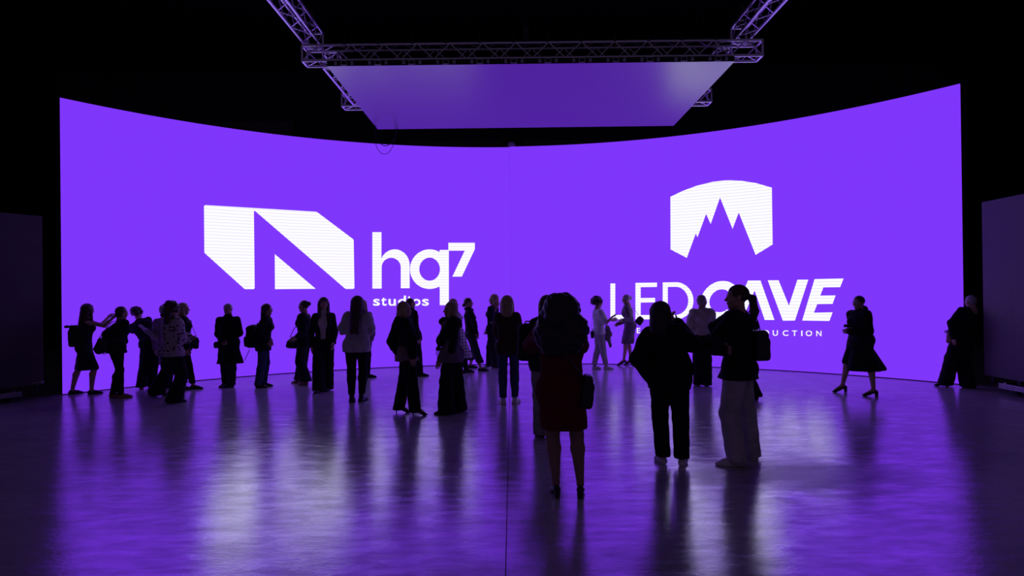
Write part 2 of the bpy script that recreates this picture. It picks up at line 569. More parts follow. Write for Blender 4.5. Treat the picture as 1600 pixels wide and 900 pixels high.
def unit_cyl(name, m, sides=8):
    key = (name, m.name)
    if key not in cylm:
        V, F = [], []
        for z in (0, 1):
            for k in range(sides):
                t = 2 * math.pi * k / sides
                V.append((math.cos(t), math.sin(t), z))
        for k in range(sides):
            k2 = (k + 1) % sides
            F.append((k, k2, sides + k2, sides + k))
        F.append(tuple(range(sides - 1, -1, -1))); F.append(tuple(range(sides, 2 * sides)))
        me = mesh_py(name, V, F)
        for p in me.polygons[:sides]: p.use_smooth = True
        me.materials.append(m)
        cylm[key] = me
    return cylm[key]


def rod(name, a, b, r, m, parent, o):
    a, b = Vector(a) - Vector(o), Vector(b) - Vector(o)
    d = b - a
    q = d.to_track_quat('Z', 'Y')
    mw = Matrix.Translation(a) @ q.to_matrix().to_4x4() @ Matrix.Diagonal((r, r, d.length, 1))
    return obj(name, unit_cyl(name, m), None, parent, matrix=mw)


def truss(a, b, s, label, m=None, bay=0.5, group=None, s2=None):
    m = m or M_alu
    a, b = np.array(a, float), np.array(b, float)
    d = (b - a); Lg = np.linalg.norm(d); d /= Lg
    side = np.cross(d, [0, 0, 1.0]); up = np.array([0, 0, 1.0])
    root = empty('box_truss', tuple(a)); tag(root, label, 'truss', group)
    h = s / 2
    cs = [(-h, 0), (h, 0), (h, s), (-h, s)]
    P = lambda k, t: a + side * cs[k % 4][0] + up * cs[k % 4][1] + d * t
    for k in range(4):
        rod('chord', P(k, 0), P(k, Lg), 0.025, m, root, a)
    n = max(1, round(Lg / bay)); bl = Lg / n
    for k in range(4):
        for i in range(n):
            t0 = i * bl
            rod('brace', P(k, t0), P(k + 1, t0 + bl / 2), 0.010, m, root, a)
            rod('brace', P(k + 1, t0 + bl / 2), P(k, t0 + bl), 0.010, m, root, a)
        for t in (0, Lg):
            rod('end_bar', P(k, t), P(k + 1, t), 0.02, m, root, a)
    return root


TZ, TS = (5.80 - 1.7) * KC + 1.73, 0.25
TU = (6.14 - 1.7) * KC + 1.72
kc = lambda x, y, z: (x * KC, y * KC, z)
truss(kc(-3.60, 10.80, TZ), kc(4.41, 10.80, TZ), TS, 'front aluminium box truss above near edge of ceiling panel', bay=0.53)
truss(kc(-3.61, 13.33, TZ), kc(4.34, 13.33, TZ), TS, 'rear aluminium box truss crossing behind over ceiling panel', bay=0.53)
truss(kc(-3.20, 11.0, TZ), kc(-3.20, 13.13, TZ), TS, 'short left box truss along ceiling panel side between cross trusses', bay=0.5)
truss(kc(3.85, 11.0, TZ), kc(3.85, 13.13, TZ), TS, 'short right box truss along ceiling panel side between cross trusses', bay=0.5)
truss(kc(-3.45, 10.95, TU), kc(-3.45, 4.6, TU), TS, 'left overhead box truss running toward viewer from front truss', bay=0.56)
truss(kc(4.10, 10.95, TU), kc(4.10, 4.6, TU), TS, 'right overhead box truss running toward viewer from front truss', bay=0.56)
for k in range(12):
    x = PX0 + cw * (k + 0.5)
    root = empty('truss_clamp', (x, 10.67 * KC, TZ + TS))
    tag(root, 'small dark hanging clamp on top of front truss', 'clamp', 'clamps along the front truss')
    obj('hook', box_mesh('hook', 0.05, 0.07, 0.06, (0, 0, 0.025), 0.008), M_blackmetal, root)
    rod('rod', (0, 0, 0.05), (0, 0, 0.17), 0.008, M_blackmetal, root, (0, 0, 0))
for x, y in ((-3.45, 10.8), (4.1, 10.8), (0.3, 10.8), (-3.45, 13.33), (4.1, 13.33), (-3.45, 7.2), (4.1, 7.2)):
    z0 = TU + TS if y < 8 or (abs(x) > 1 and y < 11) else TZ + TS
    root = empty('hoist_chain', (x * KC, y * KC, z0 + 0.03))
    where = ('left' if x < -1 else 'right' if x > 1 else 'middle') + (' near' if y < 8 else ' front' if y < 11 else ' rear')
    tag(root, 'dark hoist chain rising from the %s truss point to the ceiling' % where, 'chain')
    rod('chain', (0, 0, 0.3), (0, 0, 10 - z0), 0.010, M_blackmetal, root, (0, 0, 0))
    obj('hook_block', box_mesh('hook_block', 0.10, 0.10, 0.26, (0, 0, 0.16), 0.02), M_blackmetal, root)

# ------------------------------------------------------------------ sensor dome on the wall top
tz = unproj(799, 229)[0]
p = cyl(tz, SH + 0.10, SR + 0.3)
e = empty('sensor_ball', tuple(p)); tag(e, 'small round dark sensor ball peeking over wall top at centre', 'sensor')
bm = bmesh.new(); bmesh.ops.create_uvsphere(bm, u_segments=24, v_segments=16, radius=0.105)
me = bpy.data.meshes.new('ball'); bm.to_mesh(me); bm.free()
for q in me.polygons: q.use_smooth = True
obj('ball', me, mat('sensor_plastic', (0.85, 0.75, 0.85), 0.5), e)
tube('bracket', [(0, 0.02, -0.08), (0, 0.05, -0.3), (0, 0.0, -0.45)], 0.02, M_blackmetal, e, 8)

# ------------------------------------------------------------------ mobile side LED walls


def side_wall(p0, p1, z0, z1, sgn, label, rail_in):
    p0, p1 = np.array(p0), np.array(p1)
    d = p1 - p0; Lg = np.linalg.norm(d); d /= Lg
    root = empty('mobile_led_wall', (p0[0], p0[1], 0), math.atan2(d[1], d[0]))
    tag(root, label, 'led wall')
    n = 5; m_ = 6
    w, h = Lg / n, (z1 - z0) / m_
    me = box_mesh('cabinet', w - 0.001, 0.08, h - 0.001, (0, 0, 0)); me.materials.append(M_sideled)
    for i in range(n):
        for j in range(m_):
            obj('cabinet', me, None, root, (w * (i + 0.5), 0, z0 + h * (j + 0.5)))
    for i in range(n + 1):
        x = min(max(w * i, 0.06), Lg - 0.06)
        obj('upright', box_mesh('upright', 0.06, 0.06, z1 - 0.14, (0, 0, 0)), M_blackmetal, root, (x, 0.08 * sgn, (z1 + 0.1) / 2))
    # aluminium base rail: three ribs
    for k in range(3):
        obj('rail', box_mesh('rail', Lg - rail_in, 0.05, 0.024, (0, 0, 0), 0.004), M_dullalu, root,
            (rail_in + (Lg - rail_in) / 2, -0.10 * sgn, 0.105 + 0.029 * k))
    obj('base_beam', box_mesh('base_beam', Lg - rail_in, 0.3, 0.07, (0, 0, 0)), M_blackmetal, root, (rail_in + (Lg - rail_in) / 2, 0.08 * sgn, 0.135))
    obj('bolt', box_mesh('bolt', 0.05, 0.03, 0.018, (0, 0, 0), 0.004), M_dullalu, root, (rail_in + 0.12, -0.10 * sgn, 0.187))
    for i in range(4):
        x = rail_in + 0.15 + (Lg - rail_in - 0.3) * i / 3
        V, F = tube_vf([(x, 0.08 * sgn - 0.02, 0.05), (x, 0.08 * sgn + 0.02, 0.05)], 0.05, 14)
        wv = obj('wheel', mesh_py('wheel', V, F, True), M_rubber, root)
        obj('wheel_fork', box_mesh('wheel_fork', 0.07, 0.07, 0.05, (x, 0.08 * sgn, 0.085)), M_blackmetal, root)
    return root


sl = side_wall((-8.28, 10.82), (-9.86, 8.16), 0.25, 3.20, -1, 'dark unlit mobile LED wall on rail at the left edge', 0.35)
side_wall((8.09, 10.50), (8.03, 7.40), 0.25, 3.20, 1, 'dark unlit mobile LED wall on rail at the right edge', 0.42)
e = obj('latch', box_mesh('latch', 0.12, 0.012, 0.012, (0.12, 0.05, 0.29), 0.002), M_dullalu, sl)
bm = bmesh.new(); bmesh.ops.create_uvsphere(bm, u_segments=12, v_segments=8, radius=0.03, matrix=Matrix.Translation((0.03, 0.05, 0.29)))
me = bpy.data.meshes.new('knob'); bm.to_mesh(me); bm.free(); obj('knob', me, M_dullalu, sl)

# ================================================================== people: implicit-surface modelling
def nrm(v):
    v = np.asarray(v, float)
    return v / (np.linalg.norm(v) + 1e-9)


def cone(a, b, ra, rb, axis=None, kx=1.0, k=None, sub=False):
    return ('c', np.array(a, float), np.array(b, float), ra, rb, None if axis is None else nrm(axis), kx, k, sub)


def ell(c, r, R=None, k=None, sub=False):
    return ('e', np.array(c, float), np.array(r, float), R, k, sub)


def rbox(c, h, R=None, rd=0.02, k=None, sub=False):
    return ('b', np.array(c, float), np.array(h, float), R, rd, k, sub)


def prim_bounds(p):
    if p[0] == 'c':
        r = max(p[3], p[4])
        pad = np.full(3, r)
        if p[5] is not None: pad = r * (1 + (p[6] - 1) * np.abs(p[5])) if p[6] > 1 else pad
        return np.minimum(p[1], p[2]) - pad, np.maximum(p[1], p[2]) + pad
    r = p[2]
    if p[3] is not None: r = np.abs(p[3]) @ r
    e = p[4] if p[0] == 'b' else 0
    return p[1] - r - e, p[1] + r + e


def prim_eval(p, X, Y, Z):
    if p[0] == 'c':
        _, a, b, ra, rb, ax, kx, _, _ = p
        x, y, z = X - a[0], Y - a[1], Z - a[2]
        B = b - a
        if ax is not None and kx != 1.0:
            q = (1 / kx - 1)
            t = (x * ax[0] + y * ax[1] + z * ax[2]) * q
            x = x + t * ax[0]; y = y + t * ax[1]; z = z + t * ax[2]
            B = B + ax * ((B @ ax) * q)
        t = np.clip((x * B[0] + y * B[1] + z * B[2]) / (B @ B + 1e-9), 0, 1)
        return np.sqrt((x - t * B[0]) ** 2 + (y - t * B[1]) ** 2 + (z - t * B[2]) ** 2) - (ra + (rb - ra) * t)
    c = p[1]
    x, y, z = X - c[0], Y - c[1], Z - c[2]
    R = p[3]
    if R is not None:
        x, y, z = (R[0, 0] * x + R[1, 0] * y + R[2, 0] * z, R[0, 1] * x + R[1, 1] * y + R[2, 1] * z,
                   R[0, 2] * x + R[1, 2] * y + R[2, 2] * z)
    r = p[2]
    if p[0] == 'e':
        return (np.sqrt((x / r[0]) ** 2 + (y / r[1]) ** 2 + (z / r[2]) ** 2) - 1) * min(r)
    qx, qy, qz = np.abs(x) - r[0], np.abs(y) - r[1], np.abs(z) - r[2]
    return np.sqrt(np.maximum(qx, 0) ** 2 + np.maximum(qy, 0) ** 2 + np.maximum(qz, 0) ** 2) + np.minimum(np.maximum(qx, np.maximum(qy, qz)), 0) - p[4]


def sdf_mesh(prims, cell, k=0.02, cuts=(), disp=None):
    """surface-net mesh of the smooth union of prims; cuts are (point, outward normal); disp(X,Y,Z) is added."""
    pos = [p for p in prims if not p[-1]]
    bb = [prim_bounds(p) for p in pos]
    m = k + 3 * cell
    lo = np.min([b[0] for b in bb], 0) - 3 * cell - 0.01
    hi = np.max([b[1] for b in bb], 0) + 3 * cell + 0.01
    n = np.ceil((hi - lo) / cell).astype(int) + 1
    ax = [(lo[i] + cell * np.arange(n[i])).astype(np.float32) for i in range(3)]
    f = np.full(tuple(n), 1.0, np.float32)
    for p in sorted(prims, key=lambda q: q[-1]):
        a, b = prim_bounds(p)
        i0 = np.clip(np.floor((a - m - lo) / cell).astype(int), 0, n); i1 = np.clip(np.ceil((b + m - lo) / cell).astype(int) + 1, 0, n)
        if np.any(i1 <= i0): continue
        sl = tuple(slice(i0[i], i1[i]) for i in range(3))
        X = ax[0][sl[0]][:, None, None]; Y = ax[1][sl[1]][None, :, None]; Z = ax[2][sl[2]][None, None, :]
        d = prim_eval(p, X, Y, Z).astype(np.float32)
        g = f[sl]
        kk = p[-2] if p[-2] is not None else k
        if p[-1]:
            f[sl] = np.maximum(g, -d)
        else:
            h = np.maximum(kk - np.abs(g - d), 0) / kk
            f[sl] = np.minimum(g, d) - h * h * kk * 0.25
    X = ax[0][:, None, None]; Y = ax[1][None, :, None]; Z = ax[2][None, None, :]
    if disp is not None:
        f = f + disp(X, Y, Z)
    for c, nn in cuts:
        f = np.maximum(f, (X - c[0]) * nn[0] + (Y - c[1]) * nn[1] + (Z - c[2]) * nn[2])
    f = f.astype(np.float32)
    return surface_net(f, lo, cell)


def surface_net(f, lo, cell):
    ins = f < 0
    n = np.array(f.shape)
    cnt = np.zeros(tuple(n - 1), np.int8)
    for dx in (0, 1):
        for dy in (0, 1):
            for dz in (0, 1):
                cnt += ins[dx:n[0] - 1 + dx, dy:n[1] - 1 + dy, dz:n[2] - 1 + dz]
    act = (cnt > 0) & (cnt < 8)
    I = np.argwhere(act)
    idx = np.full(act.shape, -1, np.int32); idx[act] = np.arange(len(I))
    acc = np.zeros((len(I), 3), np.float32); num = np.zeros(len(I), np.float32)
    C = [(0, 0, 0), (1, 0, 0), (0, 1, 0), (1, 1, 0), (0, 0, 1), (1, 0, 1), (0, 1, 1), (1, 1, 1)]
    vals = [f[I[:, 0] + c[0], I[:, 1] + c[1], I[:, 2] + c[2]] for c in C]
    for a in range(8):
        for b in range(a + 1, 8):
            d = np.array(C[b]) - np.array(C[a])
            if np.abs(d).sum() != 1: continue
            fa, fb = vals[a], vals[b]
            cr = (fa < 0) != (fb < 0)
            t = np.where(cr, fa / np.where(cr, fa - fb, 1), 0)
            pt = np.array(C[a], np.float32)[None] + t[:, None] * d[None].astype(np.float32)
            acc += np.where(cr[:, None], pt, 0); num += cr
    V = (I + acc / num[:, None]) * cell + lo
    F = []
    for axn in range(3):
        b1, b2 = (axn + 1) % 3, (axn + 2) % 3
        s0 = [slice(1, -1)] * 3; s1 = [slice(1, -1)] * 3
        s0[axn] = slice(0, -1); s1[axn] = slice(1, None)
        A, B = ins[tuple(s0)], ins[tuple(s1)]
        for flip, mk in ((False, A & ~B), (True, B & ~A)):
            E = np.argwhere(mk)
            if not len(E): continue
            base = E.copy(); base[:, b1] += 1; base[:, b2] += 1
            q = []
            for o1, o2 in ((-1, -1), (0, -1), (0, 0), (-1, 0)):
                c = base.copy(); c[:, b1] += o1; c[:, b2] += o2
                q.append(idx[c[:, 0], c[:, 1], c[:, 2]])
            q = np.stack(q, 1)
            F.append(q[:, ::-1] if flip else q)
    F = np.concatenate(F) if F else np.zeros((0, 4), np.int32)
    return V.astype(np.float32), F.astype(np.int32)


def join(*parts):
    V, F, o = [], [], 0
    for v, f in parts:
        V.append(v); F.append(f + o); o += len(v)
    return np.concatenate(V), np.concatenate(F)


# ---- canonical head (forward +Y, right +X, up +Z, 0.23 m tall around origin)
def head_mesh(male, cell):
    j = 1.12 if male else 1.0
    P = [ell((0, -0.014, 0.030), (0.075, 0.093, 0.085)), ell((0, 0.020, -0.030), (0.060 * (1.03 if male else 1), 0.066, 0.085)),
         ell((0, 0.047, -0.088), (0.029 * j, 0.027 * j, 0.024)), cone((-0.045 * j, 0.005, -0.075), (0, 0.05, -0.092), 0.018, 0.018),
         cone((0.045 * j, 0.005, -0.075), (0, 0.05, -0.092), 0.018, 0.018),
         cone((0, 0.083, 0.004), (0, 0.103, -0.029), 0.007, 0.0115, k=0.008), ell((-0.012, 0.090, -0.031), (0.008, 0.01, 0.007), k=0.006),
         ell((0.012, 0.090, -0.031), (0.008, 0.01, 0.007), k=0.006),
         cone((-0.034, 0.073, 0.020), (0.034, 0.073, 0.020), 0.011, 0.011, k=0.012),
         ell((-0.040, 0.060, -0.028), (0.020, 0.018, 0.018)), ell((0.040, 0.060, -0.028), (0.020, 0.018, 0.018)),
         ell((0, 0.083, -0.053), (0.021, 0.009, 0.006), k=0.006), ell((0, 0.082, -0.063), (0.018, 0.009, 0.007), k=0.006),
         ell((-0.031, 0.074, 0.002), (0.015, 0.010, 0.011), k=0.004), ell((0.031, 0.074, 0.002), (0.015, 0.010, 0.011), k=0.004),
         ell((-0.076, -0.008, -0.005), (0.008, 0.020, 0.031), k=0.008), ell((0.076, -0.008, -0.005), (0.008, 0.020, 0.031), k=0.008),
         cone((0, -0.022, -0.06), (0, -0.040, -0.20), 0.054 if male else 0.047, 0.060 if male else 0.052, k=0.03),
         ell((-0.031, 0.097, 0.006), (0.015, 0.013, 0.009), sub=True), ell((0.031, 0.097, 0.006), (0.015, 0.013, 0.009), sub=True)]
    return sdf_mesh(P, cell, 0.022)


# ---- canonical hand (wrist at origin, fingers +X, thumb +Y, back of hand +Z)
def hand_mesh(curl, cell=0.0048):
    P = [rbox((0.047, 0, 0), (0.034, 0.030, 0.004), None, 0.009), cone((-0.03, 0, 0), (0.02, 0, 0), 0.024, 0.024, (0, 1, 0), 1.15, k=0.02)]
    for y, L, b in ((0.030, 0.070, 0.086), (0.010, 0.079, 0.091), (-0.010, 0.073, 0.088), (-0.029, 0.057, 0.080)):
        p = np.array([b, y, 0.0]); ang = 0.0; spread = y * 1.6
        for i, (fr, r0, r1) in enumerate(((0.45, 0.0092, 0.0085), (0.32, 0.0085, 0.0077), (0.23, 0.0077, 0.0066))):
            ang += curl * (0.55, 0.9, 0.6)[i]
            d = np.array([math.cos(ang) * math.cos(spread), math.sin(spread) * math.cos(ang), -math.sin(ang)])
            q = p + d * L * fr
            P.append(cone(p, q, r0, r1, k=0.003)); p = q
    t = [np.array(x) for x in ((0.018, 0.022, -0.006), (0.045, 0.050, -0.014), (0.070, 0.060 - 0.016 * curl, -0.022 - 0.008 * curl), (0.092, 0.062 - 0.034 * curl, -0.026 - 0.016 * curl))]
    for i in range(3): P.append(cone(t[i], t[i + 1], (0.014, 0.0105, 0.0092)[i], (0.0105, 0.0092, 0.0075)[i], k=0.006))
    return sdf_mesh(P, cell, 0.006)


CACHE = {}


def cached(key, fn):
    if key not in CACHE: CACHE[key] = fn()
    return CACHE[key]


def euler_zxy(yaw, pitch, roll):
    """columns: right, forward, up; yaw 0 looks along +Y, positive turns to +X; pitch>0 nods down; roll>0 tilts to own right"""
    cy, sy = math.cos(yaw), math.sin(yaw)
    Rz = np.array([[cy, sy, 0], [-sy, cy, 0], [0, 0, 1.0]])
    cp, sp = math.cos(-pitch), math.sin(-pitch)
    Rx = np.array([[1, 0, 0], [0, cp, -sp], [0, sp, cp]])
    cr, sr = math.cos(roll), math.sin(roll)
    Ry = np.array([[cr, 0, sr], [0, 1, 0], [-sr, 0, cr]])
    return Rz @ Rx @ Ry


def fold_noise(amp, freq=1.0, seed=0.0):
    def d(X, Y, Z):
        a = np.sin(19 * freq * X + 11 * freq * Z + seed + 2.1 * np.sin(7 * Z + seed)) * np.sin(17 * freq * Y - 9 * freq * Z + seed * 1.7)
        b = np.sin(37 * freq * Z + 13 * X + 3 * np.sin(9 * Y + seed) + seed * 2.3)
        return (amp * (0.65 * a + 0.35 * b)).astype(np.float32)
    return d


def strands(amp, cx=0.0, cy=0.0, seed=0.0):
    def d(X, Y, Z):
        th = np.arctan2(X - cx, Y - cy)
        return (amp * (np.sin(23 * th + 9 * Z + seed) * 0.6 + np.sin(41 * th - 14 * Z + seed * 2) * 0.4)).astype(np.float32)
    return d


SKIN = mat('skin', (0.46, 0.27, 0.20), 0.55, bump=0.05, bscale=120, var=0.1, spec=0.35)
SKIN2 = mat('skin_dark', (0.30, 0.17, 0.12), 0.55, bump=0.05, bscale=120, var=0.1, spec=0.35)
HAIRM = {n: mat('hair_' + n, c, 0.5, bump=0.3, bscale=150, var=0.35, vscale=30) for n, c in
         dict(black=(0.010, 0.008, 0.007), brown=(0.045, 0.025, 0.015), blond=(0.38, 0.27, 0.15), grey=(0.34, 0.32, 0.31), red=(0.09, 0.035, 0.018)).items()}
CL = {n: cloth(n, c) for n, c in dict(
    black=(0.010, 0.010, 0.012), charcoal=(0.025, 0.024, 0.028), navy=(0.014, 0.016, 0.035), white=(0.72, 0.70, 0.70), cream=(0.58, 0.53, 0.46),
    grey=(0.24, 0.22, 0.23), lightgrey=(0.45, 0.43, 0.43), taupe=(0.22, 0.17, 0.15), red=(0.12, 0.008, 0.016), denim=(0.045, 0.06, 0.12), brown=(0.05, 0.028, 0.02),
    olive=(0.16, 0.15, 0.13), mauve=(0.16, 0.12, 0.15)).items()}
LEATH = mat('black_leather', (0.010, 0.010, 0.011), 0.4, bump=0.15, bscale=80, var=0.2)
TAN = mat('tan_leather', (0.30, 0.15, 0.09), 0.45, bump=0.1, var=0.2)
WSHOE = mat('white_shoe', (0.70, 0.68, 0.66), 0.5, bump=0.1, var=0.1)
SOLE = mat('pale_sole', (0.62, 0.60, 0.57), 0.6)
EYE = mat('eye', (0.55, 0.52, 0.50), 0.15, var=0.4, vscale=60)
LENS = mat('spectacle_frame', (0.5, 0.48, 0.46), 0.25, 0.9)


def dotted():
    m = bpy.data.materials.new('spotted_blouse'); m.use_nodes = True
    N = m.node_tree.nodes; L = m.node_tree.links; b = N['Principled BSDF']; b.inputs['Roughness'].default_value = 0.8
    tc = N.new('ShaderNodeTexCoord'); v = N.new('ShaderNodeTexVoronoi'); v.inputs['Scale'].default_value = 17; v.inputs['Randomness'].default_value = 0.6
    L.new(tc.outputs['Object'], v.inputs['Vector'])
    r = N.new('ShaderNodeValToRGB'); r.color_ramp.interpolation = 'CONSTANT'
    r.color_ramp.elements[0].color = (0.02, 0.015, 0.02, 1); r.color_ramp.elements[1].position = 0.36; r.color_ramp.elements[1].color = (0.40, 0.32, 0.34, 1)
    L.new(v.outputs['Distance'], r.inputs['Fac']); L.new(r.outputs['Color'], b.inputs['Base Color'])
    return m


def plaid():
    m = bpy.data.materials.new('plaid_wool'); m.use_nodes = True
    N = m.node_tree.nodes; L = m.node_tree.links; b = N['Principled BSDF']; b.inputs['Roughness'].default_value = 0.9
    tc = N.new('ShaderNodeTexCoord')
    out = None
    for ax in ('X', 'Z'):
        w = N.new('ShaderNodeTexWave'); w.bands_direction = ax; w.inputs['Scale'].default_value = 4.6
        L.new(tc.outputs['Object'], w.inputs['Vector'])
        if out is None: out = w.outputs['Fac']
        else:
            a = N.new('ShaderNodeMath'); a.operation = 'ADD'; L.new(out, a.inputs[0]); L.new(w.outputs['Fac'], a.inputs[1]); out = a.outputs[0]
    r = N.new('ShaderNodeValToRGB'); r.color_ramp.elements[0].position = 0.3; r.color_ramp.elements[0].color = (0.08, 0.07, 0.09, 1)
    r.color_ramp.elements[1].position = 0.95; r.color_ramp.elements[1].color = (0.55, 0.50, 0.52, 1)
    L.new(out, r.inputs['Fac']); L.new(r.outputs['Color'], b.inputs['Base Color'])
    return m


CL['dots'] = dotted(); CL['plaid'] = plaid()


def ik(a, t, l1, l2, hint):
    d = t - a; L = np.linalg.norm(d); u = d / (L + 1e-9)
    if L > (l1 + l2) * 0.998:
        return a + u * (L * l1 / (l1 + l2))
    x = (l1 * l1 - l2 * l2 + L * L) / (2 * L)
    h = math.sqrt(max(l1 * l1 - x * x, 0))
    hp = hint - u * (hint @ u)
    return a + u * x + nrm(hp) * h


UP = np.array([0, 0, 1.0])


def reach(u, v, c, L, Yw):
    """point seen at picture position (u, v) that lies at distance L from c, the one nearest depth Yw"""
    d = ray(u, v); o = np.array([0, 0, CH]) - c
    A, B, C = d @ d, 2 * (d @ o), o @ o - L * L
    D = B * B - 4 * A * C
    if D <= 0:
        p = c + nrm(np.array([0, 0, CH]) + d * (-B / (2 * A)) - c) * L
        return p
    ts = [(-B + s * math.sqrt(D)) / (2 * A) for s in (-1, 1)]
    ps = [np.array([0, 0, CH]) + d * t for t in ts]
    return min(ps, key=lambda p: abs(p[1] - Yw))


PEOPLE = []


def person(label, feet, top, yaw, S=None, hipu=None, dh=0.0, hy=None, nod=0.0, tilt=0.0, build=1.0, male=False, arms=None, hair=None,
           tops=(), bottom=None, shoes=('flat', 'black'), skin=SKIN, glasses=False, twist=0.0, cell=0.0145, belly=0.0, grip=0.35):
    yr = math.radians(yaw)
    r0 = np.array([math.cos(yr), -math.sin(yr), 0]); f0 = np.array([math.sin(yr), math.cos(yr), 0])
    G = [ground(f[0], f[1]) for f in feet]
    base = (G[0] + G[1]) / 2; base[2] = 0
    Yp = base[1]
    ht = at(top[0], top[1], Yp + dh)
    if S is None: S = ht[2] / (1.0 if not shoes[0] == 'heel' else 1.03)
    loc = base.copy()
    G = [g - loc for g in G]; ht = ht - loc
    if (G[1] - G[0]) @ r0 < 0:
        G = G[::-1]; feet = feet[::-1]
    heel_up = {'heel': 0.075, 'block': 0.045}.get(shoes[0], 0.0) * S / 1.65
    # feet / ankles
    toes, ank = [], []
    for g, f, sgn in zip(G, feet, (-1, 1)):
        ty = math.radians(f[2] if len(f) > 2 and f[2] is not None else yaw + 10 * sgn)
        t = np.array([math.sin(ty), math.cos(ty), 0]); toes.append(t)
        lift = f[3] if len(f) > 3 else 0.0
        ank.append(g + UP * (0.048 * S + heel_up + lift))
    legL = 0.2425 * S
    hx = (at(hipu, 500, Yp) - loc)[0] if hipu is not None else ht[0] * 0.45
    hz = 0.535 * S + heel_up
    P = np.array([hx, 0.0, hz])
    for a, sgn in zip(ank, (-1, 1)):
        j = P + r0 * sgn * 0.052 * S
        hd = math.hypot(j[0] - a[0], j[1] - a[1])
        hz = min(hz, a[2] + math.sqrt(max((2 * legL * 0.999) ** 2 - hd * hd, 0.01)))
    P[2] = hz
    hc_dir = nrm(nrm(ht - P) * 0.5 + UP * 0.5)
    Hc = ht - hc_dir * 0.065 * S
    N = Hc - hc_dir * 0.092 * S
    T = nrm(N - P); LT = np.linalg.norm(N - P)
    tw = math.radians(twist)
    rs = nrm(r0 * math.cos(tw) - f0 * math.sin(tw)); rs = nrm(rs - T * (rs @ T))
    rp = nrm(r0 - T * (r0 @ T)); fp = np.cross(T, rp); fs = np.cross(T, rs)
    Wt = P + T * LT * 0.36; Ct = P + T * LT * 0.74
    sw = (0.101 if male else 0.086) * S * (0.5 + 0.5 * build)
    SCn = P + T * LT * 0.885
    sh = [SCn - rs * sw, SCn + rs * sw]
    hip = [P - rp * 0.052 * S * build, P + rp * 0.052 * S * build]
    knees = [ik(hip[i], ank[i], legL, legL, nrm(toes[i] + f0 * 0.6)) for i in (0, 1)]
    # arms
    wr, elb = [], []
    la, lf = 0.172 * S, 0.150 * S
    arms = arms or {}
    for i, nm, sgn in ((0, 'L', -1), (1, 'R', 1)):
        sp = arms.get(nm, 'hang'); hint = None
        if isinstance(sp, tuple):
            w = at(sp[0], sp[1], loc[1] + sh[i][1] + sp[2]) - loc
            if len(sp) > 3 and sp[3] is not None:
                e_ = reach(sp[3][0], sp[3][1], loc + sh[i], la, loc[1] + sh[i][1] + sp[3][2]) - loc
                elb.append(e_); wr.append(reach(sp[0], sp[1], loc + e_, lf, loc[1] + sh[i][1] + sp[2]) - loc)
                continue
        elif sp == 'hang': w = sh[i] - UP * (la + lf) * 0.985 + rs * sgn * 0.035 * S + fs * 0.03 * S
        elif sp == 'front': w = P + T * LT * 0.20 + fs * 0.15 * S + rs * sgn * 0.03 * S
        elif sp == 'fold': w = P + T * LT * 0.45 + fs * 0.14 * S - rs * sgn * 0.03 * S
        elif sp == 'phone': w = P + T * LT * 0.66 + fs * 0.20 * S + rs * sgn * 0.035 * S
        elif sp == 'pocket':
            w = P + rp * sgn * 0.105 * S * build + T * 0.02 * S + fp * 0.03 * S; hint = rs * sgn * 0.6 - fs * 0.8
        if hint is None: hint = rs * sgn * 0.5 - UP * 0.7 - fs * 0.45
        d = w - sh[i]; L = np.linalg.norm(d)
        if L > (la + lf) * 0.995: w = sh[i] + d / L * (la + lf) * 0.995
        elb.append(ik(sh[i], w, la, lf, hint)); wr.append(w)
    b = build
    # ---------- body
    B = [cone(P - T * 0.01 * S, Wt, 0.060 * S, 0.048 * S, rp, 1.5 * b), cone(Wt, Ct, 0.048 * S, 0.060 * S, rs, 1.48 * b),
         cone(sh[0] + rs * 0.012 * S, sh[1] - rs * 0.012 * S, 0.026 * S, 0.026 * S, k=0.05), cone(Ct, N, 0.052 * S, 0.030 * S, rs, 1.25, k=0.05)]
    if not male:
        for s in (-1, 1): B.append(ell(Ct + rs * s * 0.042 * S + fs * 0.042 * S - T * 0.03 * S, np.full(3, 0.034 * S), k=0.03))
    for i, s in ((0, -1), (1, 1)):
        B.append(ell(hip[i] - fp * 0.028 * S + T * 0.0 * S, np.full(3, 0.052 * S), k=0.04))
        cm = knees[i] + (ank[i] - knees[i]) * 0.28 - toes[i] * 0.010 * S
        B += [cone(hip[i], knees[i], 0.050 * S * b, 0.031 * S * b, k=0.03), cone(knees[i], cm, 0.030 * S * b, 0.0315 * S * b), cone(cm, ank[i], 0.0315 * S * b, 0.0195 * S)]
        tz = heel_up
        B += [cone(ank[i] - UP * 0.012 * S, np.array([*(G[i] + toes[i] * 0.085 * S)[:2], 0.018 * S + (ank[i][2] - 0.048 * S - heel_up) * 0.4]), 0.018 * S, 0.010 * S)]
        B += [cone(sh[i], elb[i], 0.024 * S * b, 0.0205 * S), cone(elb[i], wr[i], 0.0215 * S, 0.0145 * S)]
    parts = [sdf_mesh(B, cell * 1.12, 0.022)]
    hs = 0.137 * S / 0.23
    hyr = math.radians(yaw if hy is None else hy)
    RH = euler_zxy(hyr, math.radians(nod), math.radians(tilt))
    hv, hf = cached(('head', male, cell < 0.012), lambda: head_mesh(male, 0.0065 if cell < 0.012 else 0.0085))
    parts.append(((hv * hs) @ RH.T + Hc, hf))
    hm = S / 1.72
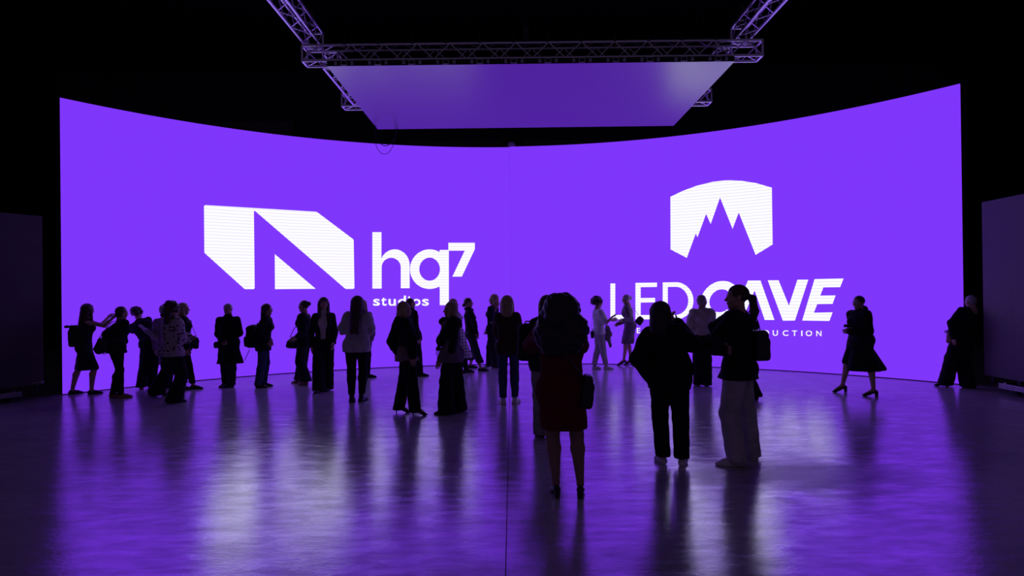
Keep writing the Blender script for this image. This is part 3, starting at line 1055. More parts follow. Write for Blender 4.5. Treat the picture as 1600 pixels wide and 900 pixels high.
    for i in (0, 1):
        ex = nrm(wr[i] - elb[i])
        v = abs(ex[2])
        hy_ = nrm(fs * v + UP * (1 - v) * 1.0 + rs * 0.0)
        hy_ = nrm(hy_ - ex * (hy_ @ ex)); hz_ = np.cross(ex, hy_)
        mv, mf = cached(('hand', grip), lambda: hand_mesh(grip))
        mv = mv.copy()
        if i == 0: mv[:, 2] *= -1; mf = mf[:, ::-1]
        parts.append(((mv * hm) @ np.stack([ex, hy_, hz_], 0) + wr[i], mf))
    V, F = join(*parts)
    body = obj('person', mesh_np('person', V, F), skin, None, tuple(loc))
    tag(body, label, 'person')

    def part(name, V, F, m):
        return obj(name, mesh_np(name, V, F), m, body)
    # ---------- eyes, glasses
    for s in (-1, 1):
        bm = bmesh.new()
        bmesh.ops.create_uvsphere(bm, u_segments=10, v_segments=8, radius=0.0105 * hs)
        me = bpy.data.meshes.new('eye'); bm.to_mesh(me); bm.free()
        obj('eye', me, EYE, body, tuple(Hc + RH @ np.array([s * 0.031, 0.0765, 0.003]) * hs))
    if glasses:
        pv, pf = [], []
        segs = []
        for s in (-1, 1):
            ring = [(s * 0.031 + 0.021 * math.cos(t), 0.097, 0.004 + 0.018 * math.sin(t)) for t in np.linspace(0, 2 * math.pi, 13)]
            segs.append(ring); segs.append([(s * 0.052, 0.096, 0.008), (s * 0.078, 0.045, 0.010), (s * 0.080, -0.01, 0.006)])
        segs.append([(-0.011, 0.098, 0.008), (0, 0.101, 0.010), (0.011, 0.098, 0.008)])
        o = 0
        for sg in segs:
            v, f = tube_vf([Hc + RH @ np.array(q) * hs for q in sg], 0.0022, 5)
            pv += v; pf += [tuple(i + o for i in ff) for ff in f]; o += len(v)
        obj('glasses', mesh_py('glasses', pv, pf, True), LENS, body)
    # ---------- shoes
    st, sc = shoes[0], shoes[1]
    sm = {'black': LEATH, 'white': WSHOE, 'tan': TAN}[sc]
    for i in (0, 1):
        t = toes[i]; sd = np.array([t[1], -t[0], 0]); g = np.array([G[i][0], G[i][1], 0.0])
        lift = feet[i][3] if len(feet[i]) > 3 else 0.0
        q = S / 1.65
        Rf = np.stack([sd, t, UP], 1)

        def pt(x, y, z):
            rise = lift * max(0.0, min(1.0, (0.13 * q - y) / (0.17 * q))) if lift else 0
            return g + sd * x + t * y + UP * (z + rise)
        pr = []; cut0 = []
        if st in ('heel', 'block'):
            hu = heel_up
            pr = [cone(pt(0, 0.125 * q, 0.022), pt(0, 0.165 * q, 0.016), 0.026 * q, 0.013 * q, sd, 1.25), cone(pt(0, 0.06 * q, 0.028 + hu * 0.35), pt(0, 0.125 * q, 0.022), 0.026 * q, 0.026 * q, sd, 1.25),
                  cone(pt(0, -0.03 * q, 0.035 + hu), pt(0, 0.06 * q, 0.028 + hu * 0.35), 0.027 * q, 0.024 * q, sd, 1.1),
                  cone(pt(0, -0.042 * q, 0.02 + hu), pt(0, -0.045 * q, 0.0), 0.018 * q if st == 'heel' else 0.03 * q, 0.008 * q if st == 'heel' else 0.025 * q)]
            c2 = 0.007
        else:
            fat = {'flat': 1.0, 'sneaker': 1.16, 'boot': 1.18}[st]
            pr = [cone(pt(0, -0.035 * q, 0.030), pt(0, 0.10 * q, 0.026), 0.033 * q * fat, 0.034 * q * fat, sd, 1.12), cone(pt(0, 0.10 * q, 0.024), pt(0, 0.165 * q, 0.016), 0.033 * q * fat, 0.018 * q * fat, sd, 1.3),
                  cone(pt(0, -0.02 * q, 0.05), pt(0, -0.015 * q, {'flat': 0.055, 'sneaker': 0.085, 'boot': 0.15}[st] * q), 0.034 * q * fat, 0.033 * q * fat), cone(pt(0, 0.0, 0.06 * q), pt(0, 0.08 * q, 0.04), 0.028 * q * fat, 0.026 * q * fat)]
            c2 = 0.009
        low = pt(0, 0.15 * q, 0)[2]
        V, F = sdf_mesh(pr, c2, 0.012, [((0, 0, 0.0), (0, 0, -1))])
        so = part('shoe', V, F, sm)
        if st in ('sneaker', 'boot') and not lift:
            ps = [cone(pt(0, -0.040 * q, 0.013), pt(0, 0.10 * q, 0.013), 0.037 * q * fat, 0.042 * q * fat, sd, 1.05), cone(pt(0, 0.10 * q, 0.013), pt(0, 0.158 * q, 0.013), 0.042 * q * fat, 0.027 * q * fat, sd, 1.05)]
            V, F = sdf_mesh(ps, 0.009, 0.01, [((0, 0, 0), (0, 0, -1)), ((0, 0, 0.026), (0, 0, 1))])
            obj('sole', mesh_np('sole', V, F), SOLE if st == 'sneaker' else M_rubber, so)
    # ---------- bottoms
    kd = random.random() * 6
    if bottom:
        bk = bottom
        m_ = CL[bk['col']]
        if bk['kind'] == 'trousers':
            r1, r2, r3 = bk.get('r', (0.088, 0.062, 0.055))
            hem = bk.get('hem', 0.05)
            D = [cone(P - T * 0.01 * S, P + T * LT * 0.28, 0.064 * S, 0.054 * S, rp, 1.5 * b)]
            for i in (0, 1):
                D.append(ell(hip[i] - fp * 0.028 * S, np.full(3, 0.058 * S), k=0.04))
                e = G[i] + UP * (hem + (feet[i][3] if len(feet[i]) > 3 else 0) * 0.8)
                e = e * 1.0; kn = knees[i]
                a2 = np.array([ank[i][0], ank[i][1], e[2]]) - toes[i] * 0.01
                cm = kn + (ank[i] - kn) * 0.28 - toes[i] * 0.010 * S
                D += [cone(hip[i], kn, r1 * b, r2, k=0.03), cone(kn, a2, r2, r3), cone(kn, cm, 0.032 * S * b + 0.011, 0.0325 * S * b + 0.011), cone(cm, ank[i], 0.0325 * S * b + 0.011, 0.0205 * S + 0.008)]
            hz_c = hem
            V, F = sdf_mesh(D, cell, 0.022, [(P + T * LT * 0.30, T), ((0, 0, hem - 0.012), (0, 0, -1))], fold_noise(bk.get('fold', 0.005), 1, kd))
            part('trousers', V, F, m_)
        else:
            hem = bk['hem'] * S
            rx, ry = bk.get('r', (0.20, 0.16))
            kn = (knees[0] + knees[1]) / 2
            c1 = np.array([P[0] * 0.35 + kn[0] * 0.65 + bk.get('dx', 0), P[1] * 0.35 + kn[1] * 0.65, hem])
            D = [cone(P, P + T * LT * 0.30, 0.066 * S, 0.054 * S, rp, 1.5 * b), cone(P, c1, 0.068 * S, ry, rp, rx / ry)]
            for i in (0, 1): D += [ell(hip[i] - fp * 0.025 * S, np.full(3, 0.060 * S), k=0.04), cone(hip[i], knees[i], 0.050 * S * b + 0.016, 0.031 * S + 0.02, k=0.05)]
            nf = bk.get('folds', 9); fa = bk.get('fold', 0.012)

            def dsp(X, Y, Z, nf=nf, fa=fa):
                th = np.arctan2(X - c1[0], Y - c1[1])
                w = np.clip((P[2] - Z) / (P[2] - hem + 1e-6), 0, 1)
                return (fa * w * np.sin(nf * th + kd + np.sin(th * 2))).astype(np.float32)
            V, F = sdf_mesh(D, cell, 0.03, [(P + T * LT * 0.32, T), ((0, 0, hem), (0, 0, -1))], dsp)
            part(bk.get('name', 'skirt'), V, F, m_)
    # ---------- tops
    for tp in tops:
        g = tp.get('g', 0.014); m_ = CL[tp['col']]; sl = tp.get('sleeve', 1.0)
        hem = tp.get('hem', 0.48) * S
        D = [cone(P, Wt, 0.060 * S + g, 0.050 * S + g + belly, rp, 1.45 * b), cone(Wt, Ct, 0.050 * S + g + belly, 0.061 * S + g, rs, 1.42 * b),
             cone(sh[0] + rs * 0.010 * S, sh[1] - rs * 0.010 * S, 0.026 * S + g * 0.9, 0.026 * S + g * 0.9, k=0.05), cone(Ct, N - T * 0.02 * S, 0.052 * S + g, 0.030 * S + g * 0.7, rs, 1.3, k=0.05)]
        if not male:
            for s in (-1, 1): D.append(ell(Ct + rs * s * 0.042 * S + fs * 0.042 * S - T * 0.03 * S, np.full(3, 0.034 * S + g * 0.8), k=0.04))
        if hem < P[2]:
            rx, ry = tp.get('hr', (0.062 * S * 1.5 * b + g + 0.01, 0.062 * S + g + 0.012))
            kn = (knees[0] + knees[1]) / 2
            w = min(1.0, max(0.0, (P[2] - hem) / (P[2] - kn[2] + 1e-6)))
            c1 = P * (1 - w * 0.7) + kn * (w * 0.7); c1[2] = hem; c1[0] += tp.get('dx', 0)
            D.append(cone(P, c1, 0.062 * S + g, ry, rp, rx / ry, k=0.04))
            for i in (0, 1): D += [ell(hip[i] - fp * 0.026 * S, np.full(3, 0.053 * S + g), k=0.04), cone(hip[i], knees[i], 0.050 * S * b + max(g, 0.016), 0.031 * S + 0.02, k=0.05)]
        if sl > 0:
            for i in (0, 1):
                ra = tp.get('sr', 0.0) + g
                if sl <= 0.5:
                    D.append(cone(sh[i], sh[i] + (elb[i] - sh[i]) * sl * 1.7, 0.0265 * S + ra, 0.029 * S + ra))
                else:
                    D += [cone(sh[i], elb[i], 0.0265 * S + ra, 0.025 * S + ra), cone(elb[i], elb[i] + (wr[i] - elb[i]) * min(1, (sl - 0.5) * 2) * 0.98, 0.026 * S + ra, 0.019 * S + ra * 0.8)]
        if tp.get('collar'):
            D.append(cone(N - T * 0.015 * S, N + T * 0.012 * S, 0.046 * S, 0.043 * S, rs, 1.1))
        if tp.get('scarf'):
            for a in range(10):
                t0, t1 = 2 * math.pi * a / 10, 2 * math.pi * (a + 1) / 10
                q = lambda t: N + T * 0.012 * S + rs * 0.058 * S * math.cos(t) + fs * 0.05 * S * math.sin(t) - UP * 0.02 * S * max(0, math.sin(t))
                D.append(cone(q(t0), q(t1), 0.026, 0.026))
        for ex in tp.get('extra', ()):   # loose panels given by picture points: (u0,v0,d0,u1,v1,d1,r0,r1)
            a = at(ex[0], ex[1], loc[1] + ex[2]) - loc; c = at(ex[3], ex[4], loc[1] + ex[5]) - loc
            D.append(cone(a, c, ex[6], ex[7], (0, 1, 0), ex[8] if len(ex) > 8 else 1.0, k=0.03))
        if tp.get('open'):
            D.append(cone(P + fs * 0.115 * S - T * 0.05 * S, N + fs * 0.075 * S, 0.055 * S, 0.040 * S, sub=True))
        fa = tp.get('fold', 0.006)
        fn = fold_noise(fa, 1, kd + 2)
        nf = tp.get('folds')
        if nf:
            f2 = fn

            def fn(X, Y, Z, f2=f2):
                th = np.arctan2(X - P[0], Y - P[1]); w = np.clip((P[2] - Z) / (P[2] - hem + 1e-6), 0, 1)
                return (f2(X, Y, Z) + 0.012 * w * np.sin(nf * th + kd)).astype(np.float32)
        V, F = sdf_cut(D, cell, hem, fn, wr, elb, sl)
        part(tp.get('name', 'jacket'), V, F, m_)
    # ---------- hair
    if hair:
        hk, hcol = hair[0], hair[1]; op = hair[2] if len(hair) > 2 else {}
        Lh = op.get('len', 0.2); wd = op.get('w', 1.0) * 1.06
        D = [ell((0, -0.020, 0.034), (0.086 * wd, 0.100, 0.094))]
        dsp = strands(0.0035, 0, -0.02, kd)
        face = [ell((0, 0.088, -0.045), (0.064, 0.070, 0.105), sub=True)]
        if hk == 'short':
            D = [ell((0, -0.018, 0.036), (0.083, 0.097, 0.090)), ell((0, -0.055, -0.01), (0.068, 0.05, 0.07))]
            face = [ell((0, 0.075, -0.055), (0.09, 0.085, 0.115), sub=True)]
            dsp = fold_noise(0.005, 3.0, kd)
        elif hk == 'cropped':
            D = [ell((0, -0.018, 0.034), (0.079, 0.095, 0.086)), ell((0, -0.055, -0.01), (0.066, 0.046, 0.06))]
            face = [ell((0, 0.085, -0.04), (0.10, 0.095, 0.11), sub=True)]
            dsp = fold_noise(0.002, 3.0, kd)
        elif hk == 'curly':
            rr = random.Random(int(kd * 1000)); R_ = op.get('R', 0.115)
            for _ in range(op.get('n', 46)):
                th = rr.uniform(0, 2 * math.pi); z = rr.uniform(op.get('zlo', -0.5), 1.0); q = math.sqrt(max(0, 1 - z * z))
                D.append(ell((R_ * 0.85 * q * math.sin(th) * wd, -0.03 + R_ * 0.85 * q * math.cos(th) * 0.95, 0.035 + R_ * 0.8 * z), np.full(3, R_ * rr.uniform(0.24, 0.36)), k=0.01))
            if Lh > 0.15:
                for _ in range(40):
                    D.append(ell((rr.uniform(-0.085, 0.085) * wd, rr.uniform(-0.14, -0.03), rr.uniform(-Lh, 0)), np.full(3, rr.uniform(0.028, 0.042)), k=0.012))
            dsp = fold_noise(0.007, 3.2, kd)
        elif hk == 'afro':      # very large bell of loose curls
            rr = random.Random(5)
            for _ in range(230):
                t = rr.uniform(0, 1) ** 0.9
                z = 0.135 - t * Lh
                R_ = op['R'] * (0.34 + 0.66 * min(1, t * 1.9)) * (1.0 - 0.35 * max(0, t - 0.72) / 0.28)
                th = rr.uniform(0, 2 * math.pi)
                q = R_ * rr.uniform(0.75, 1.0)
                x, y = q * math.sin(th), -0.05 + q * 0.72 * math.cos(th)
                if y > 0.05 and abs(x) < 0.06: continue
                D.append(ell((x, y, z), np.full(3, rr.uniform(0.030, 0.042)), k=0.045))
            D += [cone((0, -0.06, 0.07), (0, -0.07, 0.16 - Lh * 0.8), 0.10, 0.13, (1, 0, 0), 1.35)]
            dsp = fold_noise(0.006, 3.4, kd)
        elif hk in ('bob', 'long'):
            by = -0.075 - max(0, Lh - 0.2) * 0.36
            D += [cone((0, -0.045, 0.02), (0, by, -Lh + 0.04), 0.072, 0.055 if hk == 'long' else 0.065, (1, 0, 0), 1.2 * wd),
                  cone((-0.075 * wd, -0.015, 0.0), (-0.082 * wd, 0.005, -Lh * 0.75), 0.026, 0.024), cone((0.075 * wd, -0.015, 0.0), (0.082 * wd, 0.005, -Lh * 0.75), 0.026, 0.024)]
            if hk == 'long':
                D += [cone((-0.06, -0.06, -0.05), (-0.05, by - 0.01, -Lh), 0.04, 0.028), cone((0.06, -0.06, -0.05), (0.05, by - 0.01, -Lh), 0.04, 0.028)]
                if op.get('front'):
                    D += [cone((-0.070, 0.02, -0.06), (-0.072, 0.10, -0.24), 0.028, 0.018), cone((0.070, 0.02, -0.06), (0.072, 0.10, -0.24), 0.028, 0.018)]
        elif hk in ('pony', 'bun'):
            D = [ell((0, -0.020, 0.032), (0.082, 0.098, 0.090)), ell((0, -0.085, op.get('z', 0.02)), (0.03, 0.03, 0.03))]
            face = [ell((0, 0.082, -0.045), (0.085, 0.085, 0.110), sub=True)]
            if hk == 'bun':
                D.append(ell((0, -0.118, op.get('z', -0.01)), (0.042, 0.038, 0.042)))
            else:
                z = op.get('z', 0.02)
                pts = [(0, -0.10, z), (0, -0.145, z - 0.03), (0, -0.16, z - Lh * 0.5), (0, -0.15, z - Lh)]
                for i, (ra, rb) in enumerate(((0.018, 0.034), (0.034, 0.040), (0.040, 0.014))):
                    D.append(cone(pts[i], pts[i + 1], ra, rb))
            dsp = strands(0.0025, 0, -0.1, kd)
        V, F = sdf_mesh(D + face, 0.0075 if cell < 0.012 else 0.0095, 0.018, (), dsp)
        V = (V * hs) @ RH.T + Hc
        part('hair', V, F, HAIRM[hcol])
    PEOPLE.append(body)
    return dict(body=body, loc=loc, S=S, P=P, N=N, T=T, sh=sh, elb=elb, wr=wr, rs=rs, fs=fs, rp=rp, Hc=Hc, LT=LT)


def sdf_cut(D, cell, hem, fn, wr, elb, sl):
    """hem cut only bites the torso region; sleeves that hang below the hem stay."""
    low = min(w[2] for w in wr)
    if sl <= 0.5 or low > hem + 0.03:
        return sdf_mesh(D, cell, 0.024, [((0, 0, hem), (0, 0, -1))], fn)
    arm = [p for p in D if p[0] == 'c' and any(np.allclose(p[1], e) or np.allclose(p[2], e) for e in elb)]
    tor = [p for p in D if not any(p is q for q in arm)]
    return join(sdf_mesh(tor, cell, 0.024, [((0, 0, hem), (0, 0, -1))], fn), sdf_mesh(arm, cell, 0.02, (), fn))


# ---- bags and carried things ------------------------------------------------
def bag(name, c, size, yaw, m, label, strap=None, kind='tote', roll=0.0, cat='bag', sr=0.012):
    c = np.array(c, float)
    root = empty(name, tuple(c)); tag(root, label, cat)
    R = euler_zxy(math.radians(yaw), 0, math.radians(roll))
    w, h, d = size
    if kind == 'rolltop':
        D = [rbox((0, 0, -h * 0.10), (w / 2 - 0.05, d / 2 - 0.05, h * 0.36 - 0.05), None, 0.05), cone((0, 0, 0), (0, -0.01, h * 0.34), d * 0.48, d * 0.42, (1, 0, 0), w / d)]
        V, F = sdf_mesh(D, 0.011, 0.05, [((0, 0, h * 0.40), (0, 0.35, 0.94))], fold_noise(0.006, 1.2, c[0]))
        obj('body', mesh_np('body', V @ R.T, F), m, root)
        V, F = sdf_mesh([cone((-w * 0.42, -d * 0.15, h * 0.40), (w * 0.42, -d * 0.15, h * 0.40), 0.030, 0.030), cone((-w * 0.40, -d * 0.62, h * 0.43), (w * 0.40, -d * 0.62, h * 0.43), 0.016, 0.016),
                         rbox((0, -d * 0.35, h * 0.41), (w * 0.40, d * 0.28, 0.006), None, 0.012)], 0.010, 0.02)
        obj('roll_flap', mesh_np('roll_flap', V @ R.T, F), m, root)
    elif kind == 'backpack':
        D = [rbox((0, 0, 0), (w / 2 - 0.06, d / 2 - 0.06, h / 2 - 0.07), None, 0.06), ell((0, 0, h * 0.30), (w * 0.42, d * 0.42, h * 0.22))]
        V, F = sdf_mesh(D, 0.012, 0.05, (), fold_noise(0.006, 1.2, c[0]))
        obj('body', mesh_np('body', V @ R.T, F), m, root)
        V, F = sdf_mesh([rbox((0, -d * 0.5, -h * 0.2), (w * 0.28, 0.012, h * 0.16), None, 0.028)], 0.012, 0.03, (), fold_noise(0.004, 1.2, c[0]))
        obj('pocket', mesh_np('pocket', V @ R.T, F), m, root)
        tube('top_handle', [R @ np.array(q) for q in ((-0.04, d * 0.3, h * 0.46), (-0.03, d * 0.3, h * 0.56), (0.03, d * 0.3, h * 0.56), (0.04, d * 0.3, h * 0.46))], 0.009, m, root, 6, 4)
    elif kind == 'slouch':
        D = [ell((0, 0, -h * 0.16), (w / 2, d / 2, h * 0.34)), rbox((0, 0, -h * 0.30), (w * 0.36, d * 0.22, h * 0.06), None, 0.035), cone((0, 0, 0), (0, 0, h * 0.36), d * 0.46, d * 0.18, (1, 0, 0), w / d * 0.75)]
        V, F = sdf_mesh(D, 0.010, 0.05, (), fold_noise(0.008, 1.8, c[0]))
        obj('body', mesh_np('body', V @ R.T, F), m, root)
    else:
        t = 0.82 if kind == 'tote' else 0.72
        D = [cone((0, 0, -h / 2 + d * 0.5), (0, 0, h / 2 - d * 0.4), d * 0.5, d * 0.4, (1, 0, 0), 1.0)]
        D = [rbox((0, 0, -h * 0.12), (w / 2 - 0.03, max(d / 2 - 0.03, 0.004), h * 0.38 - 0.03), None, 0.03), rbox((0, 0, h * 0.28), (w * t / 2 - 0.02, max(d * 0.35 - 0.02, 0.004), h * 0.22 - 0.02), None, 0.02)]
        V, F = sdf_mesh(D, 0.009, 0.05, (), fold_noise(0.004, 1.5, c[0]))
        obj('body', mesh_np('body', V @ R.T, F), m, root)
        V, F = sdf_mesh([rbox((0, -d * 0.42, h * 0.22), (w * t / 2 - 0.015, 0.006, h * 0.22 - 0.012), None, 0.012)], 0.008, 0.01)
        obj('flap', mesh_np('flap', V @ R.T, F), m, root)
    if strap:
        for sp in strap:
            tube('strap', [np.array(q) - c for q in sp], sr, LEATH if m is TAN else m, root, 6, 5, 0.5)
    return root


def phone(c, yaw, label, tiltb=0.0):
    root = empty('phone', tuple(c)); tag(root, label, 'phone')
    R = Matrix.Rotation(-math.radians(yaw), 4, 'Z') @ Matrix.Rotation(math.radians(tiltb), 4, 'X')
    me = box_mesh('case', 0.15, 0.009, 0.073, (0, 0, 0), 0.004); me.transform(R); obj('case', me, mat('phone_case', (0.10, 0.10, 0.11), 0.3), root)
    me = box_mesh('display', 0.142, 0.001, 0.066, (0, -0.0052, 0)); me.transform(R); obj('display', me, mat('phone_glass', (0.02, 0.02, 0.025), 0.08), root)
    me = box_mesh('camera_bump', 0.028, 0.003, 0.028, (-0.05, 0.0058, 0.015), 0.001); me.transform(R); obj('camera_bump', me, mat('phone_case', (0.1, 0.1, 0.11), 0.3), root)
    return root


def W_(p, q):    # local point of a person to world
    return p['loc'] + np.array(q)

# ================================================================== the visitors
TR = lambda col, r=(0.088, 0.062, 0.055), hem=0.05, **k: dict(kind='trousers', col=col, r=r, hem=hem, **k)
WIDE = (0.098, 0.098, 0.115)
STRAIGHT = (0.092, 0.075, 0.075)
SLIM = (0.086, 0.058, 0.050)

# far left: woman with roll-top backpack photographing the wall
a = person('person in dark sleeveless dress with roll-top backpack, raising a phone', [(113, 616, 40), (143, 616, 50)], (138, 475.5), 62, hy=22,
           arms={'R': (176, 497, 0.10, (168, 510, 0.0)), 'L': (170, 495, 0.22, (158, 508, 0.1))}, hair=('long', 'brown', dict(len=0.30, w=1.12)),
           tops=[dict(col='charcoal', sleeve=0, g=0.012, hem=0.27, hr=(0.175, 0.15), name='dress', fold=0.005)], shoes=('flat', 'black'), grip=1.1)
phone(at(175.5, 493.5, a['loc'][1] + 0.17), 62, 'small phone held up by the sleeveless dress wearer at far left')
yb = a['loc'][1] - 0.02
bag('backpack', at(122, 525, yb), (0.26, 0.42, 0.28), 62, CL['charcoal'], 'dark roll-top backpack worn with the sleeveless dress at far left', kind='rolltop', roll=0, cat='backpack',
    strap=[[at(124, 507, yb + 0.1), at(136, 498, yb + 0.05), at(146, 505, yb - 0.05), at(143, 525, yb - 0.1), at(128, 538, yb - 0.05)]])

# pair leaning toward each other
b = person('person in black blazer and slim trousers leaning right with bag under arm', [(177, 621, 60), (189, 621.5, 75)], (191, 480), 35, S=1.66, hipu=181, dh=0.22, tilt=12,
           arms={'L': (163, 541, 0.05, (166, 522, -0.12)), 'R': (196, 534, 0.22)}, hair=('short', 'brown'),
           tops=[dict(col='black', hem=0.47, g=0.022, hr=(0.19, 0.15), extra=[(172, 520, 0.0, 160, 540, 0.0, 0.06, 0.08, 1.0)])], bottom=TR('black', SLIM, 0.06), shoes=('flat', 'tan'))
bag('handbag', at(160, 538, b['loc'][1] - 0.12), (0.30, 0.26, 0.12), -20, LEATH, 'soft black shoulder bag tucked under the leaning blazer wearer', roll=-28, kind='slouch',
    strap=[[at(154, 530, b['loc'][1] - 0.12), at(172, 506, b['loc'][1] - 0.1), at(180, 502, b['loc'][1])]])
c = person('person in dark suit with pale scarf leaning left toward the black blazer', [(221, 608, -30), (236, 605, 20)], (213, 481), -15, S=1.70, hipu=236, dh=0.2, tilt=-14, build=1.05,
           arms={'L': (212, 543, 0.12, (207, 522, 0.0)), 'R': (236, 540, 0.2)}, hair=('curly', 'brown', dict(R=0.098, len=0.05, n=40)),
           tops=[dict(col='black', hem=0.46, g=0.022, name='blazer')], bottom=TR('black', (0.10, 0.095, 0.098), 0.05), shoes=('flat', 'tan'))
# pale scarf slung over the back
V, F = sdf_mesh([cone(at(219, 509, c['loc'][1] - 0.13) - c['loc'], at(229, 517, c['loc'][1] - 0.20) - c['loc'], 0.026, 0.036, UP, 1.0),
                 cone(at(229, 517, c['loc'][1] - 0.20) - c['loc'], at(246, 530, c['loc'][1] - 0.14) - c['loc'], 0.036, 0.058, UP, 1.0)], 0.011, 0.03, (), fold_noise(0.008, 1.6, 1.0))
obj('scarf', mesh_np('scarf', V, F), CL['lightgrey'], c['body'])

# spotted blouse, and the visitors beside her
d = person('person in spotted blouse and flared black trousers stepping right', [(246, 619, 60, 0.07), (273, 629, 70)], (270, 474.5), 40, hipu=268, build=1.22,
           arms={'L': 'fold', 'R': 'fold'}, hair=('curly', 'brown', dict(R=0.125, len=0.24, n=50, w=1.1)),
           tops=[dict(col='dots', hem=0.455, g=0.058, sr=0.01, fold=0.012, hr=(0.235, 0.19), name='blouse')], bottom=TR('black', (0.105, 0.10, 0.135), 0.03, fold=0.009), shoes=('flat', 'black'))
person('person in pale long coat mostly hidden behind the spotted blouse', [(258, 607), (265, 607)], (256, 477), -10, hipu=262,
       arms={}, hair=('short', 'grey'), tops=[dict(col='grey', hem=0.29, g=0.03, hr=(0.16, 0.17), name='coat')], bottom=TR('black', SLIM))
f = person('person in black striding right with square handbag beside the spotted blouse', [(284, 609, 80), (302, 608, 82)], (287, 474), 65, hipu=288,
           arms={}, hair=('bob', 'blond', dict(len=0.16, w=0.95)), tops=[dict(col='black', hem=0.46, g=0.018)], bottom=TR('black', SLIM, 0.12), shoes=('flat', 'black'))
yb = f['loc'][1] - 0.14
bag('handbag', at(304.5, 535, yb), (0.19, 0.22, 0.09), 40, LEATH, 'square black handbag on a thin strap beside the spotted blouse', kind='hand', roll=14, sr=0.005,
    strap=[[at(298, 500, yb), at(302, 514, yb), at(307, 525, yb)], [at(298, 500, yb), at(298, 514, yb), at(301, 526, yb)]])

# long coat man
g = person('person in long dark coat standing with hands clasped in front', [(353, 604, 200), (361, 605, -110)], (356, 475.5), 172, nod=22, male=True, hipu=357,
           arms={'R': (350, 535, -0.24, (341, 522, -0.02)), 'L': (354, 536, -0.26, (374, 520, -0.05))}, hair=('short', 'grey'),
           tops=[dict(col='black', hem=0.285, g=0.028, dx=0.04, hr=(0.235, 0.19), collar=True, name='coat', folds=7)], bottom=TR('charcoal', STRAIGHT, 0.05), grip=0.8)
bag('handbag', at(340, 539, g['loc'][1] - 0.12), (0.14, 0.12, 0.07), 150, LEATH, 'small dark pouch at the side of the long dark coat', kind='hand',
    strap=[[at(343, 533, g['loc'][1] - 0.12), at(345, 518, g['loc'][1] - 0.15), at(346, 503, g['loc'][1] - 0.1)]], sr=0.006)

# backpack woman in profile
h = person('person in dark jacket facing right with a bulky black backpack', [(404, 606, 85), (412, 604, 80)], (418, 475.5), 82, hy=92, hipu=411,
           arms={'R': (417, 533, -0.05), 'L': (420, 530, 0.1)}, hair=('long', 'brown', dict(len=0.20)), glasses=True,
           tops=[dict(col='black', hem=0.44, g=0.03, name='jacket')], bottom=TR('denim', (0.09, 0.075, 0.072), 0.06), shoes=('flat', 'black'))
yb = h['loc'][1]
bag('backpack', at(396.5, 526, yb), (0.30, 0.44, 0.24), 82, CL['black'], 'bulky black backpack worn by the person right of the long dark coat', kind='backpack', cat='backpack',
    strap=[[at(402, 508, yb - 0.12), at(412, 500, yb - 0.13), at(418, 512, yb - 0.16), at(414, 530, yb - 0.16), at(402, 541, yb - 0.13)],
           [at(390, 546, yb - 0.1), at(386, 555, yb - 0.1), at(382, 563, yb - 0.1)]], sr=0.010)

# facing left with shoulder bag
i_ = person('person in black facing left with slouchy shoulder bag in front', [(468, 599, -80), (477, 602, -75)], (474, 470), -85, hipu=475,
            arms={'L': (463, 527, -0.05, (476, 520, -0.12)), 'R': 'hang'}, hair=('bun', 'brown', dict(z=0.05)), tops=[dict(col='black', hem=0.45, g=0.026)], bottom=TR('charcoal', WIDE, 0.09), shoes=('flat', 'tan'))
yb = i_['loc'][1] - 0.14
bag('shoulder_bag', at(459, 534, yb), (0.30, 0.24, 0.11), 10, LEATH, 'slouchy black shoulder bag beside the open black blazer', kind='slouch',
    strap=[[at(453, 527, yb), at(460, 513, yb), at(467, 505, yb), at(471, 492, yb + 0.03)], [at(465, 527, yb), at(467, 514, yb), at(472, 497, yb + 0.03)]])

# facing camera, pale top
person('person facing the camera in pale top and open black blazer', [(498, 613, 185), (511, 610, 170)], (505.5, 465.5), 172, hy=160, hipu=506,
       arms={'L': (521, 536, -0.06, (523, 518, 0.05)), 'R': (487, 541, -0.04, (486, 520, 0.03))}, hair=('long', 'brown', dict(len=0.20, front=True)),
       tops=[dict(col='cream', sleeve=0, hem=0.56, g=0.012, name='top', collar=True),
             dict(col='black', hem=0.50, g=0.018, name='blazer', extra=[], open=True)], bottom=TR('black', (0.10, 0.10, 0.12), 0.03), shoes=('boot', 'black'))

# light t-shirt from behind
person('person from behind in loose pale T-shirt and slim black trousers', [(550, 628, -12), (565.5, 627, 12)], (559, 463.5), 3, hipu=557, build=1.1,
       arms={'L': (553, 520, 0.25, (534, 520, 0.02)), 'R': (565, 522, 0.25, (580, 521, 0.02))}, hair=('long', 'brown', dict(len=0.46, w=1.08)),
       tops=[dict(col='lightgrey', sleeve=0.42, hem=0.475, g=0.028, sr=0.016, hr=(0.225, 0.17), name='t_shirt', fold=0.009)], bottom=TR('black', (0.098, 0.068, 0.05), 0.13), shoes=('boot', 'black'))
person('person almost wholly hidden behind the pale T-shirt wearer', [(570, 590, 60), (575, 590, 80)], (567, 469), 20, hipu=570, arms={'R': 'pocket'}, hair=('long', 'blond', dict(len=0.2)),
       tops=[dict(col='grey', hem=0.47, g=0.02)], bottom=TR('black', SLIM), shoes=('flat', 'black'))

